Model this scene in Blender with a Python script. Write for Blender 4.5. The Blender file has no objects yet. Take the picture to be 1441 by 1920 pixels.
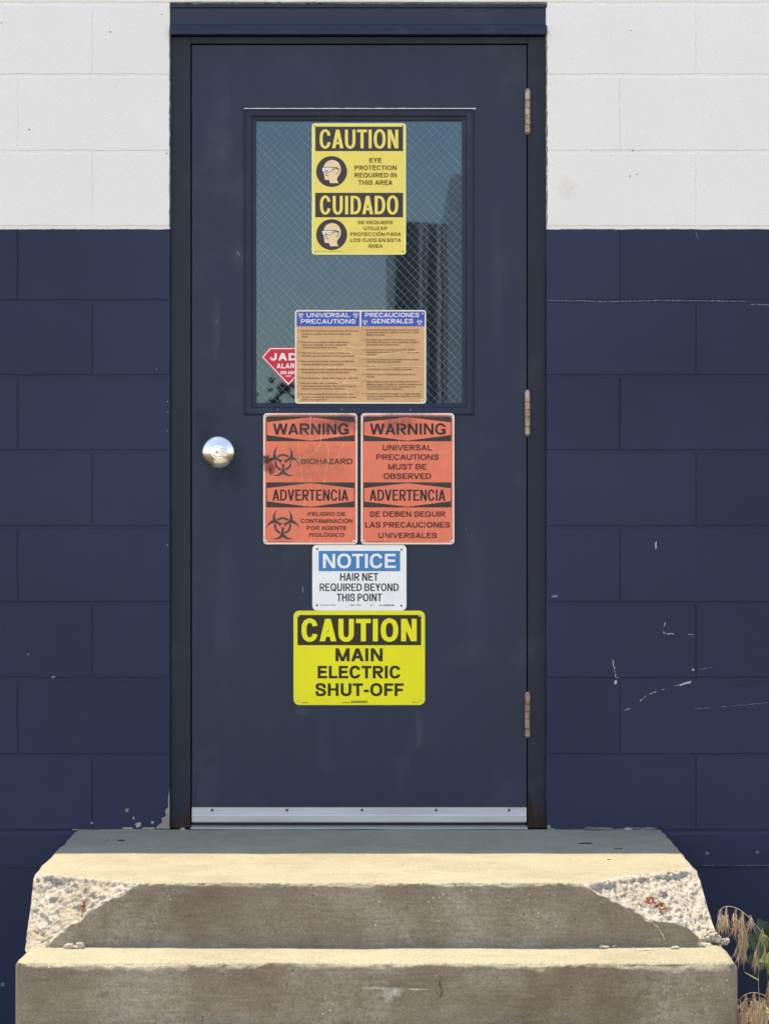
import bpy, math, random
from mathutils import Vector, noise, Matrix
random.seed(7)
S = bpy.context.scene
C = S.collection

# ------------------------------------------------------------------ camera, light, exposure
D = 9.3                       # camera to wall
PXM = 688.0                   # photo pixels per metre on the wall plane
ZC = 0.865                    # camera height over the landing
cam_d = bpy.data.cameras.new("camera")
cam = bpy.data.objects.new("camera", cam_d); C.objects.link(cam)
cam.location = (0, -D, ZC)
cam.rotation_euler = (math.radians(90), 0, 0)
cam_d.sensor_fit = 'VERTICAL'; cam_d.sensor_height = 36.0
cam_d.lens = PXM * D / 1920.0 * 36.0
cam_d.clip_start = 0.1; cam_d.clip_end = 2000
S.camera = cam

SUN = Vector((-0.16, 0.19, 1.0)).normalized()      # direction towards the sun
elev = math.asin(SUN.z); azim = math.atan2(SUN.x, SUN.y)
W = bpy.data.worlds.new("World"); S.world = W; W.use_nodes = True
nt = W.node_tree; nt.nodes.clear()
sky = nt.nodes.new("ShaderNodeTexSky"); sky.sky_type = 'NISHITA'; sky.sun_disc = False
sky.sun_elevation = elev; sky.sun_rotation = azim
sky.air_density = 1.0; sky.dust_density = 0.25; sky.ozone_density = 1.6
bg = nt.nodes.new("ShaderNodeBackground"); bg.inputs[1].default_value = 0.15
wo = nt.nodes.new("ShaderNodeOutputWorld")
nt.links.new(sky.outputs[0], bg.inputs[0]); nt.links.new(bg.outputs[0], wo.inputs[0])
sl = bpy.data.lights.new("sun", 'SUN'); sl.energy = 2.45; sl.angle = math.radians(0.5); sl.color = (1.0, 0.93, 0.80)
so = bpy.data.objects.new("sun", sl); C.objects.link(so)
so.rotation_euler = SUN.to_track_quat('Z', 'Y').to_euler(); so.location = (-3, 4, 12)
S.view_settings.view_transform = 'Standard'; S.view_settings.look = 'None'
S.view_settings.gamma = 1.0; S.view_settings.use_curve_mapping = False
S.view_settings.exposure = 1.58
S.view_settings.use_white_balance = True          # camera set for open shade
S.view_settings.white_balance_temperature = 8900.0; S.view_settings.white_balance_tint = 15.5

# ------------------------------------------------------------------ helpers
def lin(c):
    return tuple((v / 255.0 / 12.92) if v / 255.0 <= 0.04045 else ((v / 255.0 + 0.055) / 1.055) ** 2.4 for v in c)

def px(x, y, d=0.0):
    """photo pixel -> world point on the plane y = -d (d metres in front of the wall)"""
    k = (D - d) / D / PXM
    return Vector(((x - 720.0) * k, -d, ZC + (960.0 - y) * k))

class M:
    """tiny node material builder"""
    def __init__(s, name):
        s.m = bpy.data.materials.new(name); s.m.use_nodes = True
        s.t = s.m.node_tree; s.n = s.t.nodes; s.l = s.t.links
        s.b = s.n["Principled BSDF"]; s.tc = s.n.new("ShaderNodeTexCoord")
    def co(s, scale=(1, 1, 1), src="Object"):
        mp = s.n.new("ShaderNodeMapping"); mp.inputs["Scale"].default_value = scale
        if src == "world":
            g = s.n.new("ShaderNodeNewGeometry"); s.l.new(g.outputs["Position"], mp.inputs[0])
        else:
            s.l.new(s.tc.outputs[src], mp.inputs[0])
        return mp.outputs[0]
    def noise(s, scale, detail=4, rough=0.55, co=None, dist=0.0):
        t = s.n.new("ShaderNodeTexNoise"); t.inputs["Scale"].default_value = scale
        t.inputs["Detail"].default_value = detail; t.inputs["Roughness"].default_value = rough
        t.inputs["Distortion"].default_value = dist
        s.l.new(co if co else s.co(src="world"), t.inputs["Vector"]); return t.outputs["Fac"]
    def voro(s, scale, co=None, feature='F1'):
        t = s.n.new("ShaderNodeTexVoronoi"); t.feature = feature; t.inputs["Scale"].default_value = scale
        s.l.new(co if co else s.co(src="world"), t.inputs["Vector"]); return t.outputs["Distance"]
    def rng(s, v, a, b, c=0.0, d=1.0, smooth=False):
        t = s.n.new("ShaderNodeMapRange"); t.inputs[1].default_value = a; t.inputs[2].default_value = b
        t.inputs[3].default_value = c; t.inputs[4].default_value = d
        if smooth: t.interpolation_type = 'SMOOTHSTEP'
        s.l.new(v, t.inputs[0]); return t.outputs[0]
    def math(s, op, a, b):
        t = s.n.new("ShaderNodeMath"); t.operation = op
        for i, v in enumerate((a, b)):
            if isinstance(v, (int, float)): t.inputs[i].default_value = v
            else: s.l.new(v, t.inputs[i])
        return t.outputs[0]
    def mix(s, f, a, b):
        t = s.n.new("ShaderNodeMix"); t.data_type = 'RGBA'
        if isinstance(f, (int, float)): t.inputs[0].default_value = f
        else: s.l.new(f, t.inputs[0])
        for i, v in ((6, a), (7, b)):
            if isinstance(v, tuple): t.inputs[i].default_value = (*v[:3], 1)
            else: s.l.new(v, t.inputs[i])
        return t.outputs[2]
    def mul(s, col, f):
        t = s.n.new("ShaderNodeVectorMath"); t.operation = 'SCALE'
        s.l.new(col, t.inputs[0]); s.l.new(f, t.inputs["Scale"]); return t.outputs[0]
    def attr(s, name):
        t = s.n.new("ShaderNodeAttribute"); t.attribute_name = name; return t.outputs["Fac"]
    def pos(s, ax):
        g = s.n.new("ShaderNodeNewGeometry"); x = s.n.new("ShaderNodeSeparateXYZ")
        s.l.new(g.outputs["Position"], x.inputs[0]); return x.outputs[ax]
    def set(s, key, v):
        i = s.b.inputs[key]
        if isinstance(v, tuple): i.default_value = (*v[:3], 1)
        elif isinstance(v, (int, float)): i.default_value = v
        else: s.l.new(v, i)
        return s
    def bump(s, h, dist=0.001, strength=1.0, prev=None):
        t = s.n.new("ShaderNodeBump"); t.inputs["Distance"].default_value = dist
        t.inputs["Strength"].default_value = strength
        s.l.new(h, t.inputs["Height"])
        if prev: s.l.new(prev, t.inputs["Normal"])
        s.l.new(t.outputs[0], s.b.inputs["Normal"]); return t.outputs[0]

def flat(name, col, rough=0.5, metal=0.0, var=0.08, spec=0.5, bump=0.0):
    m = M(name)
    n = m.noise(14, 5, 0.6)
    c = m.mix(m.rng(n, 0.3, 0.7), tuple(v * (1 - var) for v in col), tuple(min(1, v * (1 + var)) for v in col))
    m.set("Base Color", c).set("Roughness", rough).set("Metallic", metal).set("Specular IOR Level", spec)
    if bump: m.bump(m.noise(600, 3), bump)
    return m.m

NAVY = (0.0225, 0.0345, 0.074)
def navy_block():
    m = M("navy_masonry_paint")
    big = m.noise(1.3, 3, 0.5); mid = m.noise(9, 5, 0.6)
    oi = m.n.new("ShaderNodeObjectInfo")
    c = m.mix(m.rng(big, .35, .65), tuple(v * .88 for v in NAVY), tuple(v * 1.1 for v in NAVY))
    c = m.mul(c, m.rng(oi.outputs["Random"], 0, 1, .95, 1.06))
    c = m.mul(c, m.rng(mid, .3, .7, .95, 1.06))
    sc = m.noise(60, 2, .5, m.co((1, 1, .25), "world"))
    c = m.mix(m.rng(sc, .80, .82), c, (.25, .27, .32))
    m.set("Base Color", c).set("Roughness", m.rng(mid, .3, .7, .50, .62)).set("Specular IOR Level", .2)
    b = m.bump(m.noise(160, 5, .7), 0.0007, .8)
    m.bump(m.noise(14, 4, .5), 0.004, .35, b)
    return m.m
def white_block():
    m = M("white_masonry_paint")
    big = m.noise(2.0, 4, .6); mid = m.noise(30, 5, .65)
    c = m.mix(m.rng(big, .35, .7), (.895, .875, .855), (.84, .825, .81))
    pit = m.noise(95, 3, .65)
    c = m.mix(m.rng(pit, .62, .74, 0, .7), c, (.60, .60, .58))
    c = m.mul(c, m.rng(m.noise(190, 3, .6), .36, .64, .955, 1.03))
    st = m.noise(3.1, 4, .7, m.co((1, 1, 1), "world"))
    c = m.mix(m.rng(st, .66, .78, 0, .35), c, (.70, .66, .56))
    m.set("Base Color", c).set("Roughness", .6)
    b = m.bump(m.noise(150, 6, .75), 0.0010, .9)
    b = m.bump(m.rng(m.voro(130), 0, .25), 0.0006, .5, b)
    m.bump(mid, 0.002, .3, b)
    return m.m
def door_paint(name, k=1.0, rust=None, streak=True):
    m = M(name)
    base = tuple(v * k for v in (.0225, .033, .064))
    n = m.noise(2.2, 4, .55)
    c = m.mix(m.rng(n, .3, .7), tuple(v * .92 for v in base), tuple(v * 1.07 for v in base))
    if streak:
        s_ = m.noise(22, 5, .6, m.co((1, 1, .06), "world"))
        c = m.mul(c, m.rng(s_, .3, .75, .95, 1.08))
    dust = m.noise(5.5, 6, .65)
    c = m.mix(m.rng(dust, .55, .85, 0, .12), c, (.22, .23, .24))
    chip = m.noise(75, 2, .5)
    c = m.mix(m.rng(chip, .835, .845), c, (.30, .31, .33))
    if rust is not None:
        z = m.pos(2); rn = m.noise(22, 6, .7, m.co((1, 1, .35), "world"))
        h = m.math('SUBTRACT', rn, m.rng(z, 0.0, rust, 0.30, 0.85))
        c = m.mix(m.rng(h, 0.0, 0.06), c, m.mix(m.rng(m.noise(120, 4), .35, .65), (.018, .011, .009), (.055, .028, .020)))
    m.set("Base Color", c).set("Roughness", m.rng(n, .3, .7, .36, .48)).set("Specular IOR Level", .24)
    b = m.bump(m.noise(1.8, 2, .4), 0.010, .18)
    m.bump(m.noise(420, 2, .5), 0.0001, .5, b)
    return m.m
def concrete(name, base, dark, lightc, broken=False):
    m = M(name)
    chip = m.attr("chip"); rust = m.attr("rust")
    big = m.noise(3.2, 6, .62); mid = m.noise(17, 6, .6); fine = m.noise(210, 4, .7)
    c = m.mix(m.rng(big, .36, .66), dark, base)
    drip = m.noise(11, 6, .6, m.co((1, 1, .25), "world"))
    c = m.mix(m.rng(drip, .52, .75, 0, .45), c, lightc)
    c = m.mul(c, m.rng(mid, .3, .7, .93, 1.07))
    grit = m.noise(420, 2, .6)
    c = m.mul(c, m.rng(fine, .36, .64, .76, 1.20))
    c = m.mul(c, m.rng(grit, .36, .64, .84, 1.14))
    # greenish brown dirt on the upright faces
    g = m.n.new("ShaderNodeNewGeometry"); sx = m.n.new("ShaderNodeSeparateXYZ"); m.l.new(g.outputs["True Normal"], sx.inputs[0])
    up = m.rng(sx.outputs[2], .25, .75)
    dirt = m.mix(m.rng(m.noise(6, 5, .65), .35, .65), (.195, .155, .112), (.28, .235, .18))
    dirt = m.mix(m.rng(m.noise(4.3, 6, .7), .5, .68, 0, .6), dirt, (.35, .31, .255))
    lich = m.math('MULTIPLY', m.rng(m.noise(3.4, 4, .6), .50, .60), m.rng(m.noise(75, 5, .8), .40, .58))
    dirt = m.mix(m.math('MULTIPLY', lich, .5), dirt, (.40, .385, .33))
    brn = m.math('MULTIPLY', m.rng(m.noise(5.2, 3, .5, m.co((1, 1, .35), "world")), .52, .66), m.rng(m.noise(24, 5, .7, m.co((1, 1, .3), "world")), .42, .60))
    dirt = m.mix(m.math('MULTIPLY', brn, .28), dirt, (.17, .115, .07))
    blk = m.rng(m.noise(48, 6, .8), .57, .66, 0, .35); dirt = m.mix(blk, dirt, (.09, .08, .06))
    dirt = m.mul(dirt, m.rng(fine, .36, .64, .78, 1.18))
    dirt = m.mul(dirt, m.rng(m.noise(150, 3, .6, m.co((.10, 1, 1), "world")), .3, .7, .86, 1.12))
    c = m.mix(up, dirt, c)
    # pale sand grains and dark pores
    sp = m.voro(72); msk = m.noise(9, 3, .5)
    grain = m.math('MULTIPLY', m.rng(sp, .17, .12), m.rng(msk, .54, .66))
    c = m.mix(grain, c, (.62, .55, .43))
    por = m.rng(m.voro(55, m.co((1.1, 1, .9), "world")), .15, .10)
    c = m.mix(m.math('MULTIPLY', por, m.rng(m.noise(13, 2), .52, .62, 0, .7)), c, (.05, .045, .035))
    # freshly broken interior
    bk = m.mix(m.rng(m.noise(70, 6, .75), .40, .60), (.38, .355, .30), (.66, .64, .585))
    bk = m.mix(m.rng(m.noise(160, 3, .7), .56, .66, 0, .7), bk, (.26, .23, .20))
    bk = m.mix(m.rng(m.voro(42), .13, .10, 0, .3), bk, (.30, .28, .25))
    bk = m.mix(m.rng(m.noise(9, 5, .6), .52, .66, 0, .6), bk, (.44, .38, .28))
    c = m.mix(chip, c, bk)
    c = m.mix(m.rng(m.math('MULTIPLY', rust, m.rng(m.noise(90, 4, .7), .3, .6)), .25, .6), c,
              m.mix(m.rng(m.noise(150, 3), .4, .6), (.30, .09, .03), (.10, .035, .02)))
    m.set("Base Color", c).set("Roughness", .92).set("Specular IOR Level", .25)
    amp = m.math('ADD', m.math('MULTIPLY', chip, 2.2), 0.6)
    h = m.math('MULTIPLY', m.noise(330, 5, .75), amp)
    b = m.bump(h, 0.0022, .9)
    m.bump(m.rng(m.voro(140), .0, .35), 0.0015, .35, b)
    return m.m

def new_mesh(name, verts, faces, mat=None, parent=None, smooth=False, kind=None, mats=None):
    off = parent.matrix_world.translation if parent is not None and False else (GL.get(parent.name, Vector()) if parent else Vector())
    me = bpy.data.meshes.new(name)
    me.from_pydata([tuple(Vector(v) - off) for v in verts], [], faces)
    if mat: me.materials.append(mat)
    if smooth: me.polygons.foreach_set("use_smooth", [True] * len(me.polygons))
    me.update()
    o = bpy.data.objects.new(name, me); C.objects.link(o)
    if parent: o.parent = parent
    if kind: o["kind"] = kind
    GL[o.name] = Vector(off)
    return o
GL = {}
def empty(name, loc, label, cat, group=None):
    o = bpy.data.objects.new(name, None); C.objects.link(o); o.location = loc; o.empty_display_size = .05
    o["label"] = label; o["category"] = cat
    if group: o["group"] = group
    GL[o.name] = Vector(loc); return o
def tag(o, label, cat, group=None):
    o["label"] = label; o["category"] = cat
    if group: o["group"] = group
    return o

class G:
    """geometry collector"""
    def __init__(s): s.v = []; s.f = []
    def add(s, vs, fs):
        k = len(s.v); s.v += [Vector(v) for v in vs]; s.f += [tuple(i + k for i in f) for f in fs]; return s
    def box(s, x0, x1, y0, y1, z0, z1, b=0.0):
        if b <= 0:
            vs = [(x, y, z) for z in (z0, z1) for y in (y0, y1) for x in (x0, x1)]
            return s.add(vs, [(0, 2, 3, 1), (4, 5, 7, 6), (0, 1, 5, 4), (2, 6, 7, 3), (0, 4, 6, 2), (1, 3, 7, 5)])
        bm = __import__("bmesh").new(); B = __import__("bmesh").ops
        B.create_cube(bm, size=1.0)
        for v in bm.verts:
            v.co = Vector(((x0 + x1) / 2 + v.co.x * (x1 - x0), (y0 + y1) / 2 + v.co.y * (y1 - y0), (z0 + z1) / 2 + v.co.z * (z1 - z0)))
        B.bevel(bm, geom=bm.edges[:], offset=b, segments=2, profile=.5, affect='EDGES')
        bm.verts.ensure_lookup_table(); bm.verts.index_update()
        s.add([v.co.copy() for v in bm.verts], [tuple(v.index for v in f.verts) for f in bm.faces]); bm.free(); return s
    def poly(s, pts):            # pts world, counter-clockwise seen from the camera
        return s.add(pts, [tuple(range(len(pts)))])
    def prism(s, pts2, yf, yb):  # pts2 (x, z) counter-clockwise seen from the camera, front at yf, back at yb
        n = len(pts2); vs = [(x, yf, z) for x, z in pts2] + [(x, yb, z) for x, z in pts2]
        fs = [tuple(range(n)), tuple(reversed(range(n, 2 * n)))] + [(i, i + n, (i + 1) % n + n, (i + 1) % n) for i in range(n)]
        return s.add(vs, fs)
    def tube(s, pts, rad, seg=6, closed_ends=True):
        pts = [Vector(p) for p in pts]; rs = rad if isinstance(rad, (list, tuple)) else [rad] * len(pts)
        vs = []; up = Vector((0.13, 1, 0.21)).normalized()
        for i, p in enumerate(pts):
            t = (pts[min(i + 1, len(pts) - 1)] - pts[max(i - 1, 0)]).normalized()
            a = t.cross(up).normalized(); b = t.cross(a).normalized()
            for k in range(seg):
                an = 2 * math.pi * k / seg; vs.append(p + (a * math.cos(an) + b * math.sin(an)) * rs[i])
        fs = []
        for i in range(len(pts) - 1):
            for k in range(seg):
                fs.append((i * seg + k, i * seg + (k + 1) % seg, (i + 1) * seg + (k + 1) % seg, (i + 1) * seg + k))
        if closed_ends:
            fs += [tuple(reversed(range(seg))), tuple((len(pts) - 1) * seg + k for k in range(seg))]
        return s.add(vs, fs)
    def lathe(s, cx, cz, prof, seg=48):   # profile (radius, y), axis along y, front is -y
        vs = []; fs = []
        for r, y in prof:
            for k in range(seg):
                a = 2 * math.pi * k / seg; vs.append((cx + r * math.cos(a), y, cz + r * math.sin(a)))
        for i in range(len(prof) - 1):
            for k in range(seg):
                fs.append((i * seg + k, i * seg + (k + 1) % seg, (i + 1) * seg + (k + 1) % seg, (i + 1) * seg + k))
        fs.append(tuple((len(prof) - 1) * seg + k for k in range(seg)))
        return s.add(vs, fs)
    def ribbon(s, pts, w, y):    # pts (x, z); flat strip facing the camera
        n = len(pts); L = []; R = []
        for i in range(n):
            a = Vector(pts[max(i - 1, 0)]); b = Vector(pts[min(i + 1, n - 1)]); t = (b - a)
            if t.length < 1e-9: t = Vector((1, 0))
            t.normalize(); nn = Vector((-t.y, t.x)); ww = w[i] if isinstance(w, (list, tuple)) else w
            p = Vector(pts[i]); L.append((p.x + nn.x * ww / 2, y, p.y + nn.y * ww / 2)); R.append((p.x - nn.x * ww / 2, y, p.y - nn.y * ww / 2))
        return s.add(R + L, [(i, i + 1, n + i + 1, n + i) for i in range(n - 1)])
    def out(s, name, mat, parent=None, smooth=False, kind=None):
        return new_mesh(name, s.v, s.f, mat, parent, smooth, kind)

# ------------------------------------------------------------------ materials
m_navy = navy_block(); m_white = white_block()
m_door = door_paint("door_paint_dusty_navy"); m_frame = door_paint("frame_paint_navy", .66, rust=.16)
m_trim = door_paint("trim_paint_navy", .95, streak=False)
m_head = door_paint("header_paint_navy", 1.0, streak=False)
m_conc = concrete("weathered_concrete", (.332, .325, .248), (.275, .268, .20), (.36, .36, .285))

# ------------------------------------------------------------------ setting
WALL_TOP = 3.42
def ground():
    m = M("ground_soil_and_yard")
    y = m.pos(1)
    n = m.noise(1.4, 6, .6); f = m.noise(30, 5, .7)
    soil = m.mix(m.rng(f, .3, .7), (.035, .028, .02), (.10, .08, .055))
    yard = m.mix(m.rng(n, .3, .7), (.28, .25, .20), (.38, .34, .27)); dry = m.mix(m.rng(n, .3, .7), (.10, .09, .05), (.17, .14, .09))
    yard = m.mul(yard, m.rng(f, .3, .7, .85, 1.15))
    w_ = m.rng(m.noise(2, 4), .3, .7, -.15, .15)
    ax = m.math('ADD', m.math('ABSOLUTE', m.math('ADD', m.pos(0), .02), 0), w_)
    e = m.math('MAXIMUM', m.rng(ax, 1.15, 1.2, 1, 0), m.rng(m.math('ADD', y, w_), -18.0, -17.8, 1, 0))  # unseen pale walk and dark sides, laid out for their bounce light
    soil = m.mix(m.rng(m.math('ADD', y, w_), -3.6, -3.0, 1, 0), soil, dry)
    m.set("Base Color", m.mix(e, soil, yard)).set("Roughness", .95).set("Specular IOR Level", .2)
    m.bump(m.noise(45, 6, .7), .01, .8)
    o = new_mesh("ground", [(-400, -500, -.6), (400, -500, -.6), (400, 400, -.6), (-400, 400, -.6)], [(0, 1, 2, 3)], m.m, kind="structure")
ground()

# block wall: one thing, every block a part
wall = empty("block_wall", (0, 0, -.6), "painted concrete block wall, white above navy blue, around the steel door", "wall")
JT = [4, 139, 282, 423.5, 562, 703, 844, 986, 1128.5, 1270.5, 1414, 1556]      # upper edge of each bed joint, photo pixels
JH = 5.2
OX0, OX1 = 318.0, 1023.0                                                       # door opening
def zpx(y): return ZC + (960 - y) / PXM
def xpx(x): return (x - 720) / PXM
rows = []                                                                       # (y_top, y_bottom, lattice)
for i in range(len(JT) - 1):
    rows.append((JT[i] + JH, JT[i + 1], i))
yb = JT[0]; i = -1
while zpx(yb) < WALL_TOP - .10:
    yt = max(yb - 140 + JH, 960 - (WALL_TOP - .03 - ZC) * PXM)
    rows.append((yt, yb, i)); yb = yt - JH; i -= 1
def block_mesh(w, h, seed):
    """front outline with slightly wandering arrises, eased edges, open back"""
    r = random.Random(seed); n1 = 9; n2 = 4; pts = []
    ph = r.random() * 9
    def wob(t): return (noise.noise(Vector((t * 2.3, ph, seed * .7)))) * .0022
    for k in range(n1): t = k / n1; pts.append((-w / 2 + w * t, -h / 2 + wob(t * 4)))
    for k in range(n2): t = k / n2; pts.append((w / 2 + wob(10 + t * 2), -h / 2 + h * t))
    for k in range(n1): t = k / n1; pts.append((w / 2 - w * t, h / 2 + wob(20 + t * 4)))
    for k in range(n2): t = k / n2; pts.append((-w / 2 + wob(30 + t * 2), h / 2 - h * t))
    n = len(pts); e = .0022
    sx = (w / 2 - e) / (w / 2); sz = (h / 2 - e) / (h / 2)
    v = [(x * sx, 0, z * sz) for x, z in pts] + [(x * (1 + sx) / 2 * 1.0, .0007, z * (1 + sz) / 2) for x, z in pts] + [(x, .0030, z) for x, z in pts] + [(x, .03, z) for x, z in pts]
    f = [tuple(range(n))]
    for L in range(3):
        f += [(L * n + k, (L + 1) * n + k, (L + 1) * n + (k + 1) % n, L * n + (k + 1) % n) for k in range(n)]
    me = bpy.data.meshes.new("concrete_block"); me.from_pydata(v, [], f); me.update()
    return me
bcache = {}
def put_block(x0, x1, yt, yb_, white):
    k = 1 / PXM; jv = .8
    x0 += jv; x1 -= jv
    w = (x1 - x0) * k; h = (yb_ - yt) * k
    if w < .02: return
    key = (round(w, 3), round(h, 3), random.randrange(4), white)
    if key not in bcache:
        me = block_mesh(w, h, hash(key) % 997); me.materials.append(m_white if white else m_navy); bcache[key] = me
    o = bpy.data.objects.new("concrete_block", bcache[key]); C.objects.link(o); o.parent = wall
    o.location = ((x0 + x1) / 2 * k - 720 * k, random.uniform(-.0004, .0004), ZC + (960 - (yt + yb_) / 2) * k + .6)
    o.rotation_euler = (random.uniform(-.001, .001), 0, random.uniform(-.0008, .0008))
XL, XR = -1000.0, 2440.0
for (yt, yb_, i) in rows:
    white = yb_ < 430
    off = 173 if i % 2 == 0 else 33
    roff = 1303 if i % 2 == 0 else 1161
    edges = [off + 280 * k for k in range(-5, 12)]
    if i >= 0:
        L = [e for e in edges if XL <= e < OX0 - 10]; L = L + [OX0]
        for a, b in zip(L[:-1], L[1:]): put_block(a, b + (.8 if b == OX0 else 0), yt, yb_, white)
        R = [OX1] + [roff + 280 * k for k in range(0, 5)]
        for a, b in zip(R[:-1], R[1:]): put_block(a - (.8 if a == OX1 else 0), b, yt, yb_, white)
    else:
        for a, b in zip(edges[:-1], edges[1:]):
            if b < XR and a > XL: put_block(a, b, yt, yb_, white)
# painted mortar beds behind the blocks
def mortar(x0, x1, ya, yb_, mat):
    nx = 60; g = G(); vs = []; fs = []
    z0, z1 = zpx(yb_), zpx(ya)
    g.box(xpx(x0), xpx(x1), .0024, .19, z0, z1); return g.out("mortar", mat, wall)
PAINT = 429.0
top = 960 - (WALL_TOP - ZC) * PXM
mortar(XL + 120, OX0 + .0, 4.0, PAINT, m_white); mortar(OX1 - .0, XR - 120, 4.0, PAINT, m_white)
mortar(XL + 120, XR - 120, top, 4.0 + .0, m_white)
mortar(XL + 120, OX0, PAINT, 1558, m_navy); mortar(OX1, XR - 120, PAINT, 1558, m_navy)
# foundation under the blocks: two poured lifts, painted
def foundation(y0, y1, yf):
    g = G(); a, b = xpx(XL + 120), xpx(XR - 120); n = 90
    z1, z0 = zpx(y0), zpx(y1)
    vs = []
    for k in range(n + 1):
        x = a + (b - a) * k / n; w = noise.noise(Vector((x * 3.1, y0, 0))) * .003
        vs += [(x, yf, z0), (x, yf - .0005, z1 - .006 + w), (x, yf + .004, z1 + w), (x, .05, z1 + w)]
    fs = []
    for k in range(n):
        for j in range(3):
            q = k * 4 + j; fs.append((q, q + 4, q + 5, q + 1))
    g.add(vs, fs); return g.out("foundation", m_navy, wall)
foundation(1560, 1622, -.004); foundation(1626, 1975, -.001)
g = G(); g.box(xpx(XL + 120), xpx(XR - 120), .001, .04, zpx(1628), zpx(1557)); g.out("foundation_joint", m_navy, wall)
for a, b, sd in ((XL + 120, OX0, 3), (OX1, XR - 120, 5)):
    g = G(); n = int((b - a) / 5); z0 = zpx(429.0)
    vs = []
    for k in range(n + 1):
        x = xpx(a + (b - a) * k / n); q = .0010 + .0016 * noise.noise(Vector((k * .16, sd, 0))) + .0012 * noise.noise(Vector((k * .9, sd, 4)))
        vs += [(x, -.00035, z0 + .0012), (x, -.00035, z0 - max(0, q))]
    g.add(vs, [(2 * k + 1, 2 * k + 3, 2 * k + 2, 2 * k) for k in range(n)]); g.out("paint_edge", m_white, wall)
# parapet coping and plain wall beyond the blocks
g = G(); g.box(xpx(XL + 118), xpx(XR - 118), -.004, .22, WALL_TOP, WALL_TOP + .03, .004); g.out("coping", flat("coping_metal", (.5, .5, .5), .4, .6), wall)

def far_wall_mat():
    m = M("painted_block_far")
    z = m.pos(2)
    m.set("Base Color", m.mix(m.rng(z, zpx(PAINT) - .001, zpx(PAINT) + .001), NAVY, (.8, .81, .8))).set("Roughness", .6)
    br = m.n.new("ShaderNodeTexBrick"); m.l.new(m.co((1, 1, 1), "world"), br.inputs[0])
    mp = m.n.new("ShaderNodeCombineXYZ"); m.l.new(m.pos(0), mp.inputs[0]); m.l.new(m.pos(2), mp.inputs[1]); m.l.new(mp.outputs[0], br.inputs[0])
    br.inputs["Scale"].default_value = 1; br.inputs["Brick Width"].default_value = .407; br.inputs["Row Height"].default_value = .206
    br.inputs["Mortar Size"].default_value = .004
    m.bump(br.outputs["Fac"], .002, -1)
    return m.m
mf = far_wall_mat()
for a, b in ((-14.0, xpx(XL + 120)), (xpx(XR - 120), 12.0)):
    g = G(); g.box(a, b, 0.0, .2, -.6, WALL_TOP); g.out("wall_end", mf, wall)
# room behind the door, roof
m_dark = flat("room_paint", (.045, .10, .13), .8)
g = G()
g.box(-2.2, 2.2, 2.4, 2.5, -.1, 3.1); g.box(-2.3, -2.2, .21, 2.5, -.1, 3.1); g.box(2.2, 2.3, .21, 2.5, -.1, 3.1)
g.box(-2.2, 2.2, .21, 2.4, 3.0, 3.1); g.box(-2.2, 2.2, .0, 2.4, -.1, -.02)
o = g.out("room", m_dark, kind="structure")
g = G(); g.box(-14, 12, .23, 9, 3.12, 3.3); g.box(-14, 12, 8.9, 9, -.6, 3.12); g.box(-14, -13.9, .23, 8.9, -.6, 3.12); g.box(11.9, 12, .23, 8.9, -.6, 3.12)
g.out("building_shell", flat("roof_felt", (.2, .2, .2), .9), kind="structure")

# weathered patches and scratches on the wall
m_bare = flat("bare_mortar", (.36, .32, .26), .95, var=.35, bump=.002)
m_scr = flat("scratched_paint", (.42, .44, .48), .8, var=.2)
m_scr2 = flat("worn_paint_edge", (.16, .18, .23), .8, var=.2)
def blob(cx, cy, rx, ry, seed, n=22, rough=.45):
    pts = []
    for k in range(n):
        a = 2 * math.pi * k / n; r = 1 + rough * noise.noise(Vector((math.cos(a) * 1.7, math.sin(a) * 1.7, seed * 3.1))) * 1.6
        pts.append((cx + rx * r * math.cos(a), cy - ry * r * math.sin(a)))
    return pts
def patch(name, pts_px, y, mat, parent, thick=.0004):
    g = G(); g.prism([(xpx(a), zpx(b)) for a, b in pts_px], y - thick, y + .001); return g.out(name, mat, parent)
def rag(p0, p1, n, amp, seed):
    out = []
    for k in range(n + 1):
        t = k / n; q = Vector(p0).lerp(Vector(p1), t)
        out.append((q.x + noise.noise(Vector((k * .9, seed, 0))) * amp, q.y + noise.noise(Vector((k * .9, seed, 7))) * amp))
    return out
def scratch(pl, w, seed, mat=m_scr, name="paint_scratch", y=-.0007, parent=wall, gaps=.25):
    g = G(); rr = random.Random(seed)
    for a, b in zip(pl[:-1], pl[1:]):
        L = math.dist(a, b); n = max(2, int(L / 3)); pts = rag(a, b, n, 1.6, seed)
        i = 0
        while i < n:
            ln = rr.randint(2, 6); seg = pts[i:i + ln + 1]
            if len(seg) > 1 and rr.random() > gaps:
                ws = [(w * rr.uniform(.3, 1.2)) / PXM for _ in seg]; ws[0] = ws[-1] = w * .15 / PXM
                g.ribbon([(xpx(p[0]), zpx(p[1])) for p in seg], ws, y)
            i += ln
    if g.v: g.out(name, mat, parent)
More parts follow.
